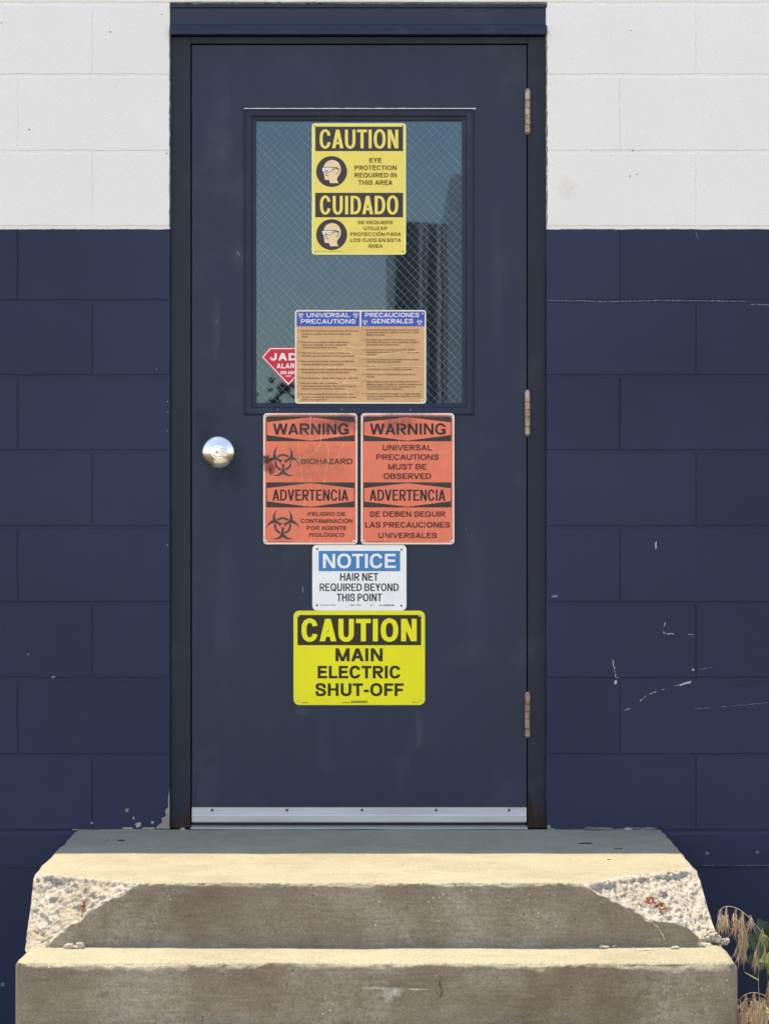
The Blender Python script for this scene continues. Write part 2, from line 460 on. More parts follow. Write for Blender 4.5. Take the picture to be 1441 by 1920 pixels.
# bare masonry beside the left jamb
edge = [(316, 1478), (313, 1500), (314, 1512), (308, 1520), (309, 1530), (301, 1534), (303, 1541), (296, 1546), (290, 1553), (316, 1554)]
patch("bare_patch", [(x + 1.5, y) for x, y in edge], -.0006, m_bare, wall)
for k, (x, y, rx, ry) in enumerate([(238, 1519, 3.5, 3), (259, 1546, 6, 4), (238, 1553, 9, 2), (280, 1553, 12, 2), (172, 1543, 2.5, 2), (250, 1534, 2, 2), (285, 1542, 3, 2), (1028, 1552, 3, 5)]):
    patch("bare_patch", blob(x, y, rx, ry, k + 1), -.0006, m_bare, wall)
patch("worn_patch", blob(240, 1519, 1.6, 1.4, 3), -.0013, m_navy, wall)
scratch([(1246, 1166), (1241, 1184), (1245, 1188), (1300, 1190)], 1.6, 3)
scratch([(1147, 1236), (1152, 1262), (1153, 1271), (1160, 1270)], 1.8, 5)
patch("paint_chip", blob(1153, 1279, 3, 4, 9), -.0006, m_scr, wall)
patch("paint_chip", blob(1298, 1256, 2.3, 2.3, 4), -.0006, m_scr, wall)
patch("paint_chip", [(1271, 1284), (1282, 1280), (1295, 1276), (1293, 1281), (1282, 1283), (1274, 1286)], -.0006, m_scr, wall)
scratch([(1271, 1284), (1230, 1296), (1210, 1304), (1193, 1320)], 1.7, 8)
scratch([(1168, 1332), (1182, 1328)], 1.6, 9)
scratch([(1310, 1255), (1335, 1251)], 1.2, 11, m_scr2)
scratch([(1300, 1329), (1380, 1323), (1441, 1317)], 1.2, 12, m_scr2)
patch("paint_chip", blob(1228, 1023, 1.6, 7.5, 12), -.0006, m_scr, wall)
scratch([(1033, 1120), (1045, 1118)], 2.2, 14, m_scr2)
patch("paint_chip", blob(1038, 1118, 6, 3, 15), -.0006, m_scr2, wall)
scratch([(1025, 563), (1090, 564), (1130, 566), (1240, 563), (1398, 565)], 2.0, 21, m_scr2, "worn_edge", -.0009, gaps=.05)
scratch([(1404, 571), (1500, 572)], 2.0, 22, m_scr2, "worn_edge", -.0009, gaps=.05)
scratch([(1302, 434), (1308, 450)], 1.6, 23, m_scr2)
scratch([(1315, 1622), (1600, 1622)], 1.3, 24, m_scr2, "worn_edge", -.0052, gaps=.1)
patch("paint_chip", blob(1324, 1599, 3.5, 3, 31), -.0046, m_scr2, wall)
patch("paint_chip", blob(1418, 1597, 3, 2.5, 32), -.0046, m_scr2, wall)
patch("paint_chip", blob(5, 1846, 3, 4, 33), -.0018, m_scr2, wall)
patch("paint_chip", blob(53, 1227, 1.2, 1.2, 34), -.0006, m_scr, wall)
patch("paint_chip", blob(100, 1269, 3.5, 2.5, 35), -.0006, m_scr2, wall)
for k, (x, y) in enumerate([(293, 691), (314, 753), (314, 772), (313, 808), (314, 1022)]):
    patch("paint_chip", blob(x, y, .9, .9, 40 + k), -.0006, m_scr, wall)
# white wall pits and the small stain by the frame
m_pit = flat("dark_pit", (.22, .22, .21), .9)
for k, (x, y, r) in enumerate([(303, 27, 1.0), (207, 60, 1.3), (3, 43, 1.2), (55, 243, 1.6), (1193, 327, 1.4), (1180, 330, 1.3), (1182, 57, .9), (312, 288, 1.4), (1185, 282, 1.4)]):
    patch("pit", blob(x, y, r * 1.3, r * .8, 60 + k, 10), -.0006, m_pit, wall)
def stain_mat(name, col, amt, scale=60):
    m = M(name); m.set("Base Color", col).set("Roughness", .9)
    tr = m.n.new("ShaderNodeBsdfTransparent"); mx = m.n.new("ShaderNodeMixShader"); out = m.n["Material Output"]
    gr = m.n.new("ShaderNodeVectorMath"); gr.operation = 'LENGTH'; m.l.new(m.tc.outputs["Object"], gr.inputs[0])
    f = m.math('MULTIPLY', m.attr("fade"), m.rng(m.noise(scale, 5, .7), .35, .65, 0.15, 1))
    f = m.math('MULTIPLY', f, amt)
    m.l.new(f, mx.inputs[0]); m.l.new(tr.outputs[0], mx.inputs[1]); m.l.new(m.b.outputs[0], mx.inputs[2]); m.l.new(mx.outputs[0], out.inputs[0])
    return m.m
def stain(cx, cy, rx, ry, y, mat, parent, seed=1, name="stain"):
    rings = 6; n = 24; vs = [(xpx(cx), y, zpx(cy))]; fade = [1.0]; fs = []
    for r in range(1, rings + 1):
        for k in range(n):
            a = 2 * math.pi * k / n; q = r / rings * (1 + .5 * noise.noise(Vector((math.cos(a) * 1.5, math.sin(a) * 1.5, seed))))
            vs.append((xpx(cx + rx * q * math.cos(a)), y, zpx(cy - ry * q * math.sin(a)))); fade.append(1 - (r / rings) ** 2)
    for k in range(n): fs.append((0, 1 + k, 1 + (k + 1) % n))
    for r in range(rings - 1):
        for k in range(n):
            a = 1 + r * n; fs.append((a + k, a + n + k, a + n + (k + 1) % n, a + (k + 1) % n))
    o = new_mesh(name, vs, fs, mat, parent)
    at = o.data.attributes.new("fade", 'FLOAT', 'POINT'); at.data.foreach_set("value", fade); return o
stain(1062, 355, 22, 26, -.0007, stain_mat("ochre_smudge", (.55, .47, .30), .15), wall, 2)

# ------------------------------------------------------------------ door frame
YF = .018                                             # frame and door face set back from the wall
frame = empty("door_frame", (xpx(672), YF, 0), "navy steel door frame with rusted feet in the block wall", "door frame")
def zb(p): return zpx(p)
for a, b in ((318, 356.2), (988.8, 1023)):
    g = G()
    x0, x1 = xpx(a) , xpx(b)
    g.box(x0, x1, YF, .19, 0.001, zb(67), .0018)
    g.out("jamb", m_frame, frame)
g = G(); g.box(xpx(356.4), xpx(988.6), YF, .19, zb(80), zb(67), .0015); g.out("head", m_frame, frame)
# stop behind the leaf so that no light leaks through the gap
g = G(); g.box(xpx(356.2), xpx(364), YF + .05, .17, .001, zb(80)); g.box(xpx(981), xpx(988.8), YF + .05, .17, .001, zb(80))
g.box(xpx(364), xpx(981), YF + .05, .17, zb(88), zb(80.2)); g.out("door_stop", m_frame, frame)
# lintel above: pressed channel with a turned out lower lip
prof = [(.10, 7.5), (-.001, 7.5), (-.001, 13), (.004, 15.5), (.004, 45), (-.001, 48), (-.003, 50), (-.003, 52), (-.014, 60), (-.015, 62.5), (-.0145, 65), (.10, 65.2)]
vs = []
for x in (xpx(318.6), xpx(1024.2)):
    vs += [(x, y, zb(p)) for y, p in prof]
n = len(prof)
g = G(); g.add(vs, [(i, i + 1, n + i + 1, n + i) for i in range(n - 1)] + [tuple(range(n))[::-1], tuple(range(n, 2 * n))])
g.out("lintel", m_head, frame)
# caulk line at both sides
m_caulk = flat("dirty_caulk", (.16, .15, .14), .9, var=.5)
for x, ya, yb_ in ((318.3, 66, 428), (1023.6, 66, 430)):
    g = G(); pts = rag((x, ya), (x, yb_), 60, 1.4, x)
    g.ribbon([(xpx(p[0]), zpx(p[1])) for p in pts], [random.uniform(.001, .0045) for _ in pts], -.0004); g.out("caulk", m_caulk, frame)
g = G(); pts = rag((318, 5.5), (1024, 6.5), 90, 2.0, 3); g.ribbon([(xpx(p[0]), zpx(p[1])) for p in pts], [random.uniform(.002, .006) for _ in pts], -.0022); g.out("caulk", m_caulk, frame)
# threshold
m_alu = M("brushed_aluminium")
an = m_alu.noise(40, 5, .6, m_alu.co((.06, 1, 1), "world"))
m_alu.set("Base Color", m_alu.mix(m_alu.rng(an, .3, .7), (.44, .46, .49), (.62, .64, .67))).set("Metallic", .55).set("Roughness", m_alu.rng(an, .3, .7, .35, .55))
m_alu.bump(an, .0004, .5); m_alu = m_alu.m
g = G(); g.box(xpx(356.5), xpx(988.5), YF - .012, .17, .0, .0042, .0012); g.box(xpx(356.5), xpx(988.5), YF + .012, .15, .0041, .0085, .0012)
g.out("threshold", m_alu, frame)
m_rub = flat("concrete_crumb", (.55, .50, .44), .95, var=.3, bump=.002)
m_rust = flat("flaking_rust", (.035, .02, .015), .95, var=.6, bump=.003)
for k, pts in enumerate([[(988.5, 1488), (992, 1486), (994, 1500), (997, 1507), (1000, 1530), (1004, 1538), (1002, 1553), (988.5, 1553)],
                         [(1008, 1545), (1013, 1531), (1018, 1542), (1020, 1553), (1006, 1553)],
                         [(344, 1553), (346, 1534), (350, 1524), (353, 1512), (355.8, 1508), (355.8, 1553)]]):
    patch("rust_patch", pts, YF - .0006, m_rust, frame, .0008)

# ------------------------------------------------------------------ door leaf
YD = YF
door = empty("steel_door", (xpx(672), YD, 0), "dusty navy steel door with a wired glass window and safety signs", "door")
zt, zbt = zb(82.5), zb(1543)
x0, x1 = xpx(358.6), xpx(986.6)
wx0, wx1, wz0, wz1 = xpx(466), xpx(878), zb(768), zb(211)       # window hole
g = G()
g.box(x0, wx0, YD, YD + .044, zbt, zt); g.box(wx1, x1, YD, YD + .044, zbt, zt)
g.box(wx0, wx1, YD, YD + .044, wz1, zt); g.box(wx0, wx1, YD, YD + .044, zbt, wz0)
def ring(g, prof, cx0, cx1, cz0, cz1):
    """picture-frame sweep; prof = [(inset, y)] measured from the outer rectangle, open profile"""
    vs = []; n = len(prof)
    for (sx, sz) in ((0, 0), (1, 0), (1, 1), (0, 1)):
        for ins, y in prof:
            x = cx0 + ins if sx == 0 else cx1 - ins; z = cz0 + ins if sz == 0 else cz1 - ins
            vs.append((x, y, z))
    fs = []
    for c in range(4):
        d = (c + 1) % 4
        for i in range(n - 1): fs.append((c * n + i, d * n + i, d * n + i + 1, c * n + i + 1))
    return g.add(vs, fs)
# clean slab with eased outer edge, one mesh
g = G(); e = .0015
ring(g, [(0, YD + .044), (0, YD + e), (e * .3, YD + e * .3), (e, YD), ], x0, x1, zbt, zt)
# face as four quads sharing the hole
xs = [x0 + e, wx0, wx1, x1 - e]; zs = [zbt + e, wz0, wz1, zt - e]
vv = [(x, YD, z) for z in zs for x in xs]
g.add(vv, [(j * 4 + i, j * 4 + i + 1, j * 4 + i + 5, j * 4 + i + 4) for j in range(3) for i in range(3) if not (i == 1 and j == 1)])
g.out("leaf", m_door, door)
g = G()
P = [(0, YD + .0002), (0.0003, YD - .0008), (.0036, YD - .0052), (.0050, YD - .0048), (.0062, YD - .0020), (.0085, YD - .0008), (.0170, YD + .0004),
     (.0205, YD + .0012), (.0225, YD + .0040), (.0232, YD + .0070), (.0300, YD + .0085), (.0335, YD + .0100), (.0345, YD + .0160)]
ring(g, P, xpx(456), xpx(888.5), zb(778.5), zb(201))
wf = g.out("window_trim", m_trim, door)
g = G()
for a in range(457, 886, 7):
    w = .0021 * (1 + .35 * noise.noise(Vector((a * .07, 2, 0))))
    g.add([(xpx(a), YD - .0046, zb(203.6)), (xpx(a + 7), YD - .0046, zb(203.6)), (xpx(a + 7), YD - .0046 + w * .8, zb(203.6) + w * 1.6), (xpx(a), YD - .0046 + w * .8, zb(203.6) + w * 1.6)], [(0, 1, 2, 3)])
g.out("painted_highlight", flat("highlight_paint", (.72, .72, .74), .5), wf)  # pale strip paints the highlight along the trim's top edge
# tamper screws on the trim
m_scw = flat("dull_screw", (.20, .20, .22), .4, .7)
for (x, y) in [(499, 213), (545, 213), (619, 216), (744, 213), (822, 213), (470.5, 330), (471, 520), (471, 740), (876, 250), (876, 470), (876, 640), (876, 748), (769, 768), (520, 768), (640, 768)]:
    g = G(); g.lathe(xpx(x), zb(y), [(.0026, YD + .0008), (.0026, YD - .0010), (.0018, YD - .0018)], 10); g.out("screw", m_trim if y != 768 else m_scw, wf)
# glass
gx0, gx1, gz0, gz1 = xpx(478), xpx(866), zb(758), zb(228)
YG = YD + .012
mg = M("tinted_window_glass")
fr = mg.n.new("ShaderNodeFresnel"); fr.inputs[0].default_value = 1.52
gl = mg.n.new("ShaderNodeBsdfGlossy"); gl.inputs["Roughness"].default_value = .015; gl.inputs["Color"].default_value = (.42, .60, .86, 1)
tr = mg.n.new("ShaderNodeBsdfTransparent"); tr.inputs[0].default_value = (.45, .66, .72, 1)
mx = mg.n.new("ShaderNodeMixShader"); mx.inputs[0].default_value = .075
mg.l.new(tr.outputs[0], mx.inputs[1]); mg.l.new(gl.outputs[0], mx.inputs[2]); mg.l.new(mx.outputs[0], mg.n["Material Output"].inputs[0])
bm_ = mg.n.new("ShaderNodeBump"); bm_.inputs["Distance"].default_value = .0012; bm_.inputs["Strength"].default_value = .09
mg.l.new(mg.noise(5, 2, .4), bm_.inputs["Height"]); mg.l.new(bm_.outputs[0], gl.inputs["Normal"])
g = G(); g.box(gx0 - .004, gx1 + .004, YG, YG + .006, gz0 - .004, gz1 + .004)
pane = g.out("glass_pane", mg.m, door)
# wire mesh cast in the glass: two diagonal families
m_wire = flat("glass_wire", (.28, .36, .41), .45, .3)
g = G(); rr = random.Random(4)
def clip(p, q):
    # Liang-Barsky against the pane
    x0_, z0_, x1_, z1_ = p[0], p[1], q[0], q[1]; t0, t1 = 0.0, 1.0; dx, dz = x1_ - x0_, z1_ - z0_
    for pp, qq in ((-dx, x0_ - gx0), (dx, gx1 - x0_), (-dz, z0_ - gz0), (dz, gz1 - z0_)):
        if abs(pp) < 1e-12:
            if qq < 0: return None
            continue
        r = qq / pp
        if pp < 0: t0 = max(t0, r)
        else: t1 = min(t1, r)
    return (t0, t1) if t0 < t1 else None
for fam, ang, step, w in ((0, -47, .0168, .00060), (1, 45, .0135, .00030)):
    d = Vector((math.cos(math.radians(ang)), math.sin(math.radians(ang)))); nrm = Vector((-d.y, d.x))
    c0 = Vector(((gx0 + gx1) / 2, (gz0 + gz1) / 2))
    for k in range(-45, 46):
        a = c0 + nrm * (k * step + rr.uniform(-.0008, .0008)) - d * 1.2; b = a + d * 2.4
        t = clip(a, b)
        if not t: continue
        pa, pb = a.lerp(b, t[0]), a.lerp(b, t[1]); n = max(2, int((pb - pa).length / .02)); pts = []
        for i in range(n + 1):
            q = pa.lerp(pb, i / n) + nrm * (noise.noise(Vector((i * .4, k, fam))) * .0007); pts.append((q.x, q.y))
        ws = [w * (1 + .75 * noise.noise(Vector((i * .22, k * 3.7, fam + 5)))) for i in range(n + 1)]
        g.ribbon(pts, ws, YG + .003 if fam else YG + .0025)
g2 = G(); g2.v = g.v; g2.f = g.f
wire = g.out("wire_mesh", m_wire, pane)
# make the wires visible: they sit just under the outer face
for v in wire.data.vertices: v.co.y -= .0032
# knob
m_chrome = M("satin_chrome"); m_chrome.set("Base Color", (.86, .86, .84)).set("Metallic", 1.0).set("Roughness", m_chrome.rng(m_chrome.noise(90, 4), .3, .7, .17, .28)); m_chrome = m_chrome.m
m_hole = flat("keyway_black", (.01, .01, .01), .6)
kx, kz = xpx(408), zb(848)
R = 31 / PXM
prof = [(R * 1.01, YD), (R * 1.01, YD - .006)]
for k in range(0, 11):
    t = k / 10; a = math.radians(50) * (1 - t) ; prof.append((max(.0165, R * math.sin(a) / math.sin(math.radians(50))), YD - .008 - .020 * (math.cos(a) - math.cos(math.radians(50))) / (1 - math.cos(math.radians(50)))))
prof = [p for i, p in enumerate(prof) if i < 2 or p[0] > .0166] + [(.0165, YD - .0262), (.0150, YD - .0255), (.0138, YD - .0262)]
g = G(); g.lathe(kx, kz, prof, 72); knob = g.out("knob", m_chrome, door, smooth=True)
g = G(); g.lathe(kx, kz, [(.0128, YD - .028), (.0128, YD - .0335), (.0118, YD - .0345)], 40)
cyl = g.out("lock_cylinder", m_chrome, knob)
g = G(); g.box(xpx(412.5), xpx(425.8), YD - .0352, YD - .026, zb(856), zb(840), .0008); g.out("thumb_piece", flat("satin_steel", (.78, .77, .76), .45, .5), knob)
g = G(); g.lathe(kx - .0005, kz + .0002, [(.0060, YD - .0346), (.0058, YD - .0356), (.0045, YD - .0357)], 28); g.out("key_plug", flat("key_plug_steel", (.70, .70, .68), .4, .7), knob)
g = G(); g.prism([(kx - .0060, kz + .0000), (kx - .0045, kz - .0011), (kx + .0012, kz - .0006), (kx + .0012, kz + .0003), (kx - .0040, kz + .0014)], YD - .0362, YD - .0357); g.out("keyway", m_hole, knob)
# hinges
m_hin = M("rust_and_paint_worn_steel")
hn = m_hin.noise(70, 5, .7); h2 = m_hin.noise(28, 3, .6)
hc = m_hin.mix(m_hin.rng(hn, .4, .6), (.36, .24, .16), (.60, .48, .36)); hc = m_hin.mix(m_hin.rng(h2, .54, .64), hc, (.30, .15, .09))
hz = m_hin.pos(2); hc = m_hin.mix(m_hin.rng(hz, .2, 1.6, .55, 0), hc, (.24, .125, .065))
m_hin.set("Base Color", hc).set("Roughness", .6).set("Metallic", .15); m_hin.bump(hn, .001, .7); m_hin = m_hin.m
for (ya, yb_) in ((167, 249), (733, 816), (1300, 1383)):
    xh = xpx(988.2); L = (yb_ - ya) / PXM; zt_ = zb(ya); yc = YD - .0050; r = .0070
    g = G(); g.tube([(xh, yc, zt_ + .003), (xh, yc, zt_), (xh, yc, zt_ - L), (xh, yc, zt_ - L - .0025)], [.0035, .0052, .0052, .003], 12)
    hg = g.out("hinge", m_hole if False else m_hin, door, smooth=False)
    cuts = [0, .245, .42, .58, .80, .985]
    for k in range(5):
        a = zt_ - .001 - L * cuts[k]; b = zt_ - .001 - L * cuts[k + 1] + .0014
        g = G(); dx = random.uniform(-.0005, .0005)
        g.tube([(xh + dx, yc, a), (xh + dx, yc, a - .0006), (xh + dx, yc, b + .0006), (xh + dx, yc, b)], [r - .0008, r, r, r - .0008], 18)
        g.out("knuckle", m_hin, hg, smooth=False)
    g = G(); g.tube([(xh, yc + .0002, zt_ - .0006), (xh, yc + .0002, zt_ - L)], .0055, 12); g.out("hinge_pin", m_hole, hg)
# sweep
g = G()
yS = YD
prof = [(yS, 1514.5), (yS - .0035, 1515), (yS - .0035, 1524.5), (yS - .0042, 1525.5), (yS - .0078, 1527.5), (yS - .0085, 1530), (yS - .0085, 1541), (yS - .0075, 1542.8), (yS - .002, 1543.2), (yS + .01, 1543.2)]
vs = []; n = len(prof)
for x in (xpx(358.8), xpx(986.2)): vs += [(x, y, zb(p)) for y, p in prof]
g.add(vs, [(i, i + 1, n + i + 1, n + i) for i in range(n - 1)] + [tuple(range(n))[::-1], tuple(range(n, 2 * n))])
sweep = g.out("door_sweep", m_alu, door)
m_sc = flat("sweep_screw", (.10, .10, .10), .6, .4)
for x in (397, 537, 678, 817, 953.5):
    g = G(); g.lathe(xpx(x), zb(1519.8), [(.0040, yS - .0035), (.0038, yS - .0050), (.0022, yS - .0056)], 14); g.out("screw", m_sc, sweep)
g = G(); g.box(xpx(360), xpx(984), YD + .004, YD + .012, zb(1549.5), zb(1543.4)); g.out("seal", flat("rubber_seal", (.03, .03, .03), .8), sweep)
# scuffs on the door
for pl, w, sd in (([(443, 470), (449, 478), (446, 488)], 3.0, 3), ([(404, 604), (410, 596)], 2.5, 4), ([(566, 1100), (568, 1112)], 2, 5)):
    scratch(pl, w, sd, m_scr2, "scuff", YD - .0005, door, .1)
m_hand = stain_mat("hand_grime", (.012, .014, .02), .30, 30)
stain(425, 880, 45, 60, YD - .0004, m_hand, door, 31, "grime"); stain(385, 800, 22, 55, YD - .0005, m_hand, door, 32, "grime")
for k_, (x_, y_, rx_, ry_) in enumerate(((610, 1420, 26, 80), (890, 1100, 30, 160), (420, 1150, 22, 190), (750, 1440, 18, 60), (930, 500, 16, 140), (415, 250, 26, 120))):
    stain(x_, y_, rx_, ry_, YD - .0007, stain_mat("faint_chalking", (.16, .20, .27), .13, 14) if k_ == 0 else bpy.data.materials["faint_chalking"], door, 40 + k_, "chalking")
stain(445, 480, 14, 30, YD - .0006, stain_mat("pale_dust_smear", (.20, .23, .28), .22, 40), door, 5, "scuff")
stain(785, 1365, 10, 42, YD - .0006, bpy.data.materials["pale_dust_smear"], door, 8, "scuff")
stain(565, 1330, 16, 22, YD - .0006, bpy.data.materials["pale_dust_smear"], door, 9, "scuff")
stain(405, 610, 12, 60, YD - .0006, bpy.data.materials["pale_dust_smear"], door, 10, "scuff")

# ------------------------------------------------------------------ lettering
# bold grotesque capitals, described as inside/outside tests and filled with joined spans
def _rect(a, b, c, d): return lambda x, y: a <= x <= b and c <= y <= d
def _se(cx, cy, rx, ry, n=2.35):
    if rx <= 0 or ry <= 0: return lambda x, y: False
    return lambda x, y: abs((x - cx) / rx) ** n + abs((y - cy) / ry) ** n <= 1
def _ds(p, q, t):
    (xa, ya), (xb, yb_) = p, q
    if ya > yb_: xa, ya, xb, yb_ = xb, yb_, xa, ya
    return lambda x, y: ya <= y <= yb_ and abs(x - (xa + (xb - xa) * (y - ya) / (yb_ - ya))) <= t / 2
def _or(*f): return lambda x, y: any(g_(x, y) for g_ in f)
def _bowl(W_, y0, y1, wx, wy, k=.45):
    h = (y1 - y0) / 2; c = (y0 + y1) / 2; kx = W_ * k
    def out(x, y): return (0 <= x <= kx and y0 <= y <= y1) or (x > kx and abs((x - kx) / (W_ - kx)) ** 2.3 + abs((y - c) / h) ** 2.3 <= 1)
    def inn(x, y): return (wx < x <= kx and y0 + wy < y < y1 - wy) or (x > kx and W_ - kx - wx > 0 and abs((x - kx) / (W_ - kx - wx)) ** 2.3 + abs((y - c) / (h - wy)) ** 2.3 < 1)
    return lambda x, y: out(x, y) and not inn(x, y)
def _spine(pts, wx, wy):
    P_ = []
    Q = [pts[0]] + pts + [pts[-1]]
    for i in range(1, len(Q) - 2):
        for k in range(5):
            t = k / 5; r = []
            for c in (0, 1):
                a, b, c_, d = Q[i - 1][c], Q[i][c], Q[i + 1][c], Q[i + 2][c]
                r.append(.5 * (2 * b + (c_ - a) * t + (2 * a - 5 * b + 4 * c_ - d) * t * t + (3 * b - a - 3 * c_ + d) * t ** 3))
            P_.append(r)
    P_.append(pts[-1]); k = wy / wx
    S_ = [((a[0] * k, a[1]), (b[0] * k, b[1])) for a, b in zip(P_[:-1], P_[1:])]
    def f(x, y):
        X = x * k
        for (ax, ay), (bx, by) in S_:
            dx, dy = bx - ax, by - ay; L = dx * dx + dy * dy
            t = max(0, min(1, ((X - ax) * dx + (y - ay) * dy) / L)) if L > 0 else 0
            if (X - ax - dx * t) ** 2 + (y - ay - dy * t) ** 2 <= wy * wy / 4: return True
        return False
    return f
def gdef(ch, wx, wy):
    """-> (width, test, kind of side bearing left, right)"""
    if ch in "ÁÓÉ":
        W_, f, l, r = gdef({"Á": "A", "Ó": "O", "É": "E"}[ch], wx, wy)
        return W_, _or(f, _ds((W_ / 2 - .08, 1.07), (W_ / 2 + .10, 1.27), wx * 1.1)), l, r
    if ch in "OQ":
        W_ = 1.04; f0, f1 = _se(W_ / 2, .5, W_ / 2, .515), _se(W_ / 2, .5, W_ / 2 - wx, .515 - wy)
        f = lambda x, y: f0(x, y) and not f1(x, y)
        if ch == "Q": f = _or(f, _ds((.56 * W_, .27), (.95 * W_, -.05), wx * 1.0))
        return W_, f, 1, 1
    if ch in "CG":
        W_ = .98 if ch == "C" else 1.02; f0, f1 = _se(W_ / 2, .5, W_ / 2, .515), _se(W_ / 2, .5, W_ / 2 - wx, .515 - wy)
        if ch == "C":
            return W_, (lambda x, y: f0(x, y) and not f1(x, y) and not (x > W_ * .55 and abs(y - .5) < .145 + .05 * (x / W_ - .55) / .45)), 1, 1
        g1 = _rect(.54 * W_, W_ * .995, .53 - wy, .53); g2 = _rect(W_ - wx * .92, W_ * .995, .05, .53)
        return W_, (lambda x, y: g1(x, y) or g2(x, y) or (f0(x, y) and not f1(x, y) and not (x > W_ * .55 and .40 < y < .66))), 1, 0
    if ch == "D": return .96, _bowl(.96, 0, 1, wx, wy, .40), 0, 1
    if ch == "P": return .88, _or(_rect(0, wx, 0, 1), _bowl(.88, .38, 1, wx, wy, .5)), 0, 1
    if ch == "B": return .92, _or(_bowl(.88, .46, 1, wx, wy, .52), _bowl(.92, 0, .46 + wy * .98, wx, wy, .52)), 0, 1
    if ch == "R":
        W_ = .95; return W_, _or(_rect(0, wx, 0, 1), _bowl(.92, .40, 1, wx, wy, .52), _ds((.44 * W_ + wx * .1, .42), (W_ - wx * .58, 0), wx * 1.12)), 0, 3
    if ch == "E": return .84, _or(_rect(0, wx, 0, 1), _rect(0, .84, 0, wy), _rect(0, .78, .5 - wy / 2 + .015, .5 + wy / 2 + .015), _rect(0, .82, 1 - wy, 1)), 0, 2
    if ch == "F": return .78, _or(_rect(0, wx, 0, 1), _rect(0, .72, .47 - wy / 2 + .015, .47 + wy / 2 + .015), _rect(0, .78, 1 - wy, 1)), 0, 3
    if ch == "H": return .92, _or(_rect(0, wx, 0, 1), _rect(.92 - wx, .92, 0, 1), _rect(0, .92, .52 - wy / 2, .52 + wy / 2)), 0, 0
    if ch == "I": return wx, _rect(0, wx, 0, 1), 0, 0
    if ch == "L": return .76, _or(_rect(0, wx, 0, 1), _rect(0, .76, 0, wy)), 0, 3
    if ch == "T": return .88, _or(_rect(.44 - wx / 2, .44 + wx / 2, 0, 1), _rect(0, .88, 1 - wy, 1)), 3, 3
    if ch in "UJ":
        W_ = .92 if ch == "U" else .74; f0, f1 = _se(W_ / 2, .40, W_ / 2, .415), _se(W_ / 2, .40, W_ / 2 - wx, .415 - wy)
        lft = _rect(0, wx, .40 if ch == "U" else .30, 1 if ch == "U" else .40)
        def f(x, y): return lft(x, y) or (x > W_ - wx and x <= W_ and y >= .40 and y <= 1) or (y < .40 and f0(x, y) and not f1(x, y) and (ch == "U" or x > W_ * .5 or y < .40))
        return W_, f, (0 if ch == "U" else 2), 0
    if ch in "AV":
        W_ = 1.0; ap = wx * .56; t = wx * 1.1; s_ = W_ / 2 - ap
        def f(x, y):
            yy = y if ch == "A" else 1 - y
            if not 0 <= yy <= 1: return False
            d = abs(x - W_ / 2)
            if d > W_ / 2 - s_ * yy: return False
            inner = W_ / 2 - t - s_ * yy
            return not (d < inner and (ch == "V" or yy < .21 or yy > .21 + wy * .95))
        return W_, f, 3, 3
    if ch == "W":
        W_ = 1.42; t = wx * 1.06; h = t / 2
        return W_, _or(_ds((h, 1), (.27 * W_, 0), t), _ds((.27 * W_, 0), (.5 * W_, 1), t), _ds((.5 * W_, 1), (.73 * W_, 0), t), _ds((.73 * W_, 0), (W_ - h, 1), t)), 3, 3
    if ch == "M":
        W_ = 1.10; return W_, _or(_rect(0, wx, 0, 1), _rect(W_ - wx, W_, 0, 1), _ds((wx * .55, 1), (W_ / 2, 0), wx * 1.05), _ds((W_ - wx * .55, 1), (W_ / 2, 0), wx * 1.05)), 0, 0
    if ch == "N":
        W_ = .93; return W_, _or(_rect(0, wx, 0, 1), _rect(W_ - wx, W_, 0, 1), _ds((wx * .58, 1), (W_ - wx * .58, 0), wx * 1.12)), 0, 0
    if ch == "Y":
        W_ = .96; t = wx * 1.15; return W_, _or(_ds((t / 2, 1), (W_ / 2, .38), t), _ds((W_ - t / 2, 1), (W_ / 2, .38), t), _rect(W_ / 2 - wx / 2, W_ / 2 + wx / 2, 0, .42)), 3, 3
    if ch == "X":
        W_ = .96; t = wx * 1.2; return W_, _or(_ds((t / 2, 1), (W_ - t / 2, 0), t), _ds((W_ - t / 2, 1), (t / 2, 0), t)), 3, 3
    if ch == "Z":
        W_ = .84; return W_, _or(_rect(0, W_, 0, wy), _rect(.03, W_, 1 - wy, 1), _ds((wx * .65, wy * .5), (W_ - wx * .65, 1 - wy * .5), wx * 1.3)), 2, 2
    a, c = wx / 2, wy / 2
    if ch == "S":
        W_ = .90; b = W_ - a; d = 1 - c
        return W_, _spine([(b - .02, .70), (.78 * W_, .86), (.5 * W_, d + .01), (.22 * W_, .88), (a + .01, .73), (.24 * W_, .595), (.5 * W_, .52), (.78 * W_, .42), (b, .28), (.78 * W_, .12), (.5 * W_, c - .01), (.2 * W_, .12), (a, .29)], wx, wy), 1, 1
    if ch == "3":
        W_ = .8; b = W_ - a; return W_, _spine([(a, .74), (.25 * W_, .9), (.5 * W_, 1 - c), (b - .04, .86), (b - .03, .68), (.62 * W_, .53), (.4 * W_, .52), (.62 * W_, .51), (b, .40), (b, .2), (.5 * W_, c), (.2 * W_, .1), (a, .26)], wx, wy), 1, 1
    if ch == "2":
        W_ = .8; b = W_ - a; return W_, _or(_rect(0, W_, 0, wy), _spine([(a, .68), (.25 * W_, .9), (.5 * W_, 1 - c), (b, .84), (b, .64), (.6 * W_, .4), (a + .02, .12)], wx, wy)), 1, 1
    if ch == "5":
        W_ = .8; b = W_ - a; return W_, _or(_rect(.12, W_ * .94, 1 - wy, 1), _rect(.10, .10 + wx * .9, .45, 1), _spine([(.16, .54), (.5 * W_, .62), (b, .5), (b, .22), (.5 * W_, c), (.2 * W_, .1), (a, .24)], wx, wy)), 1, 1
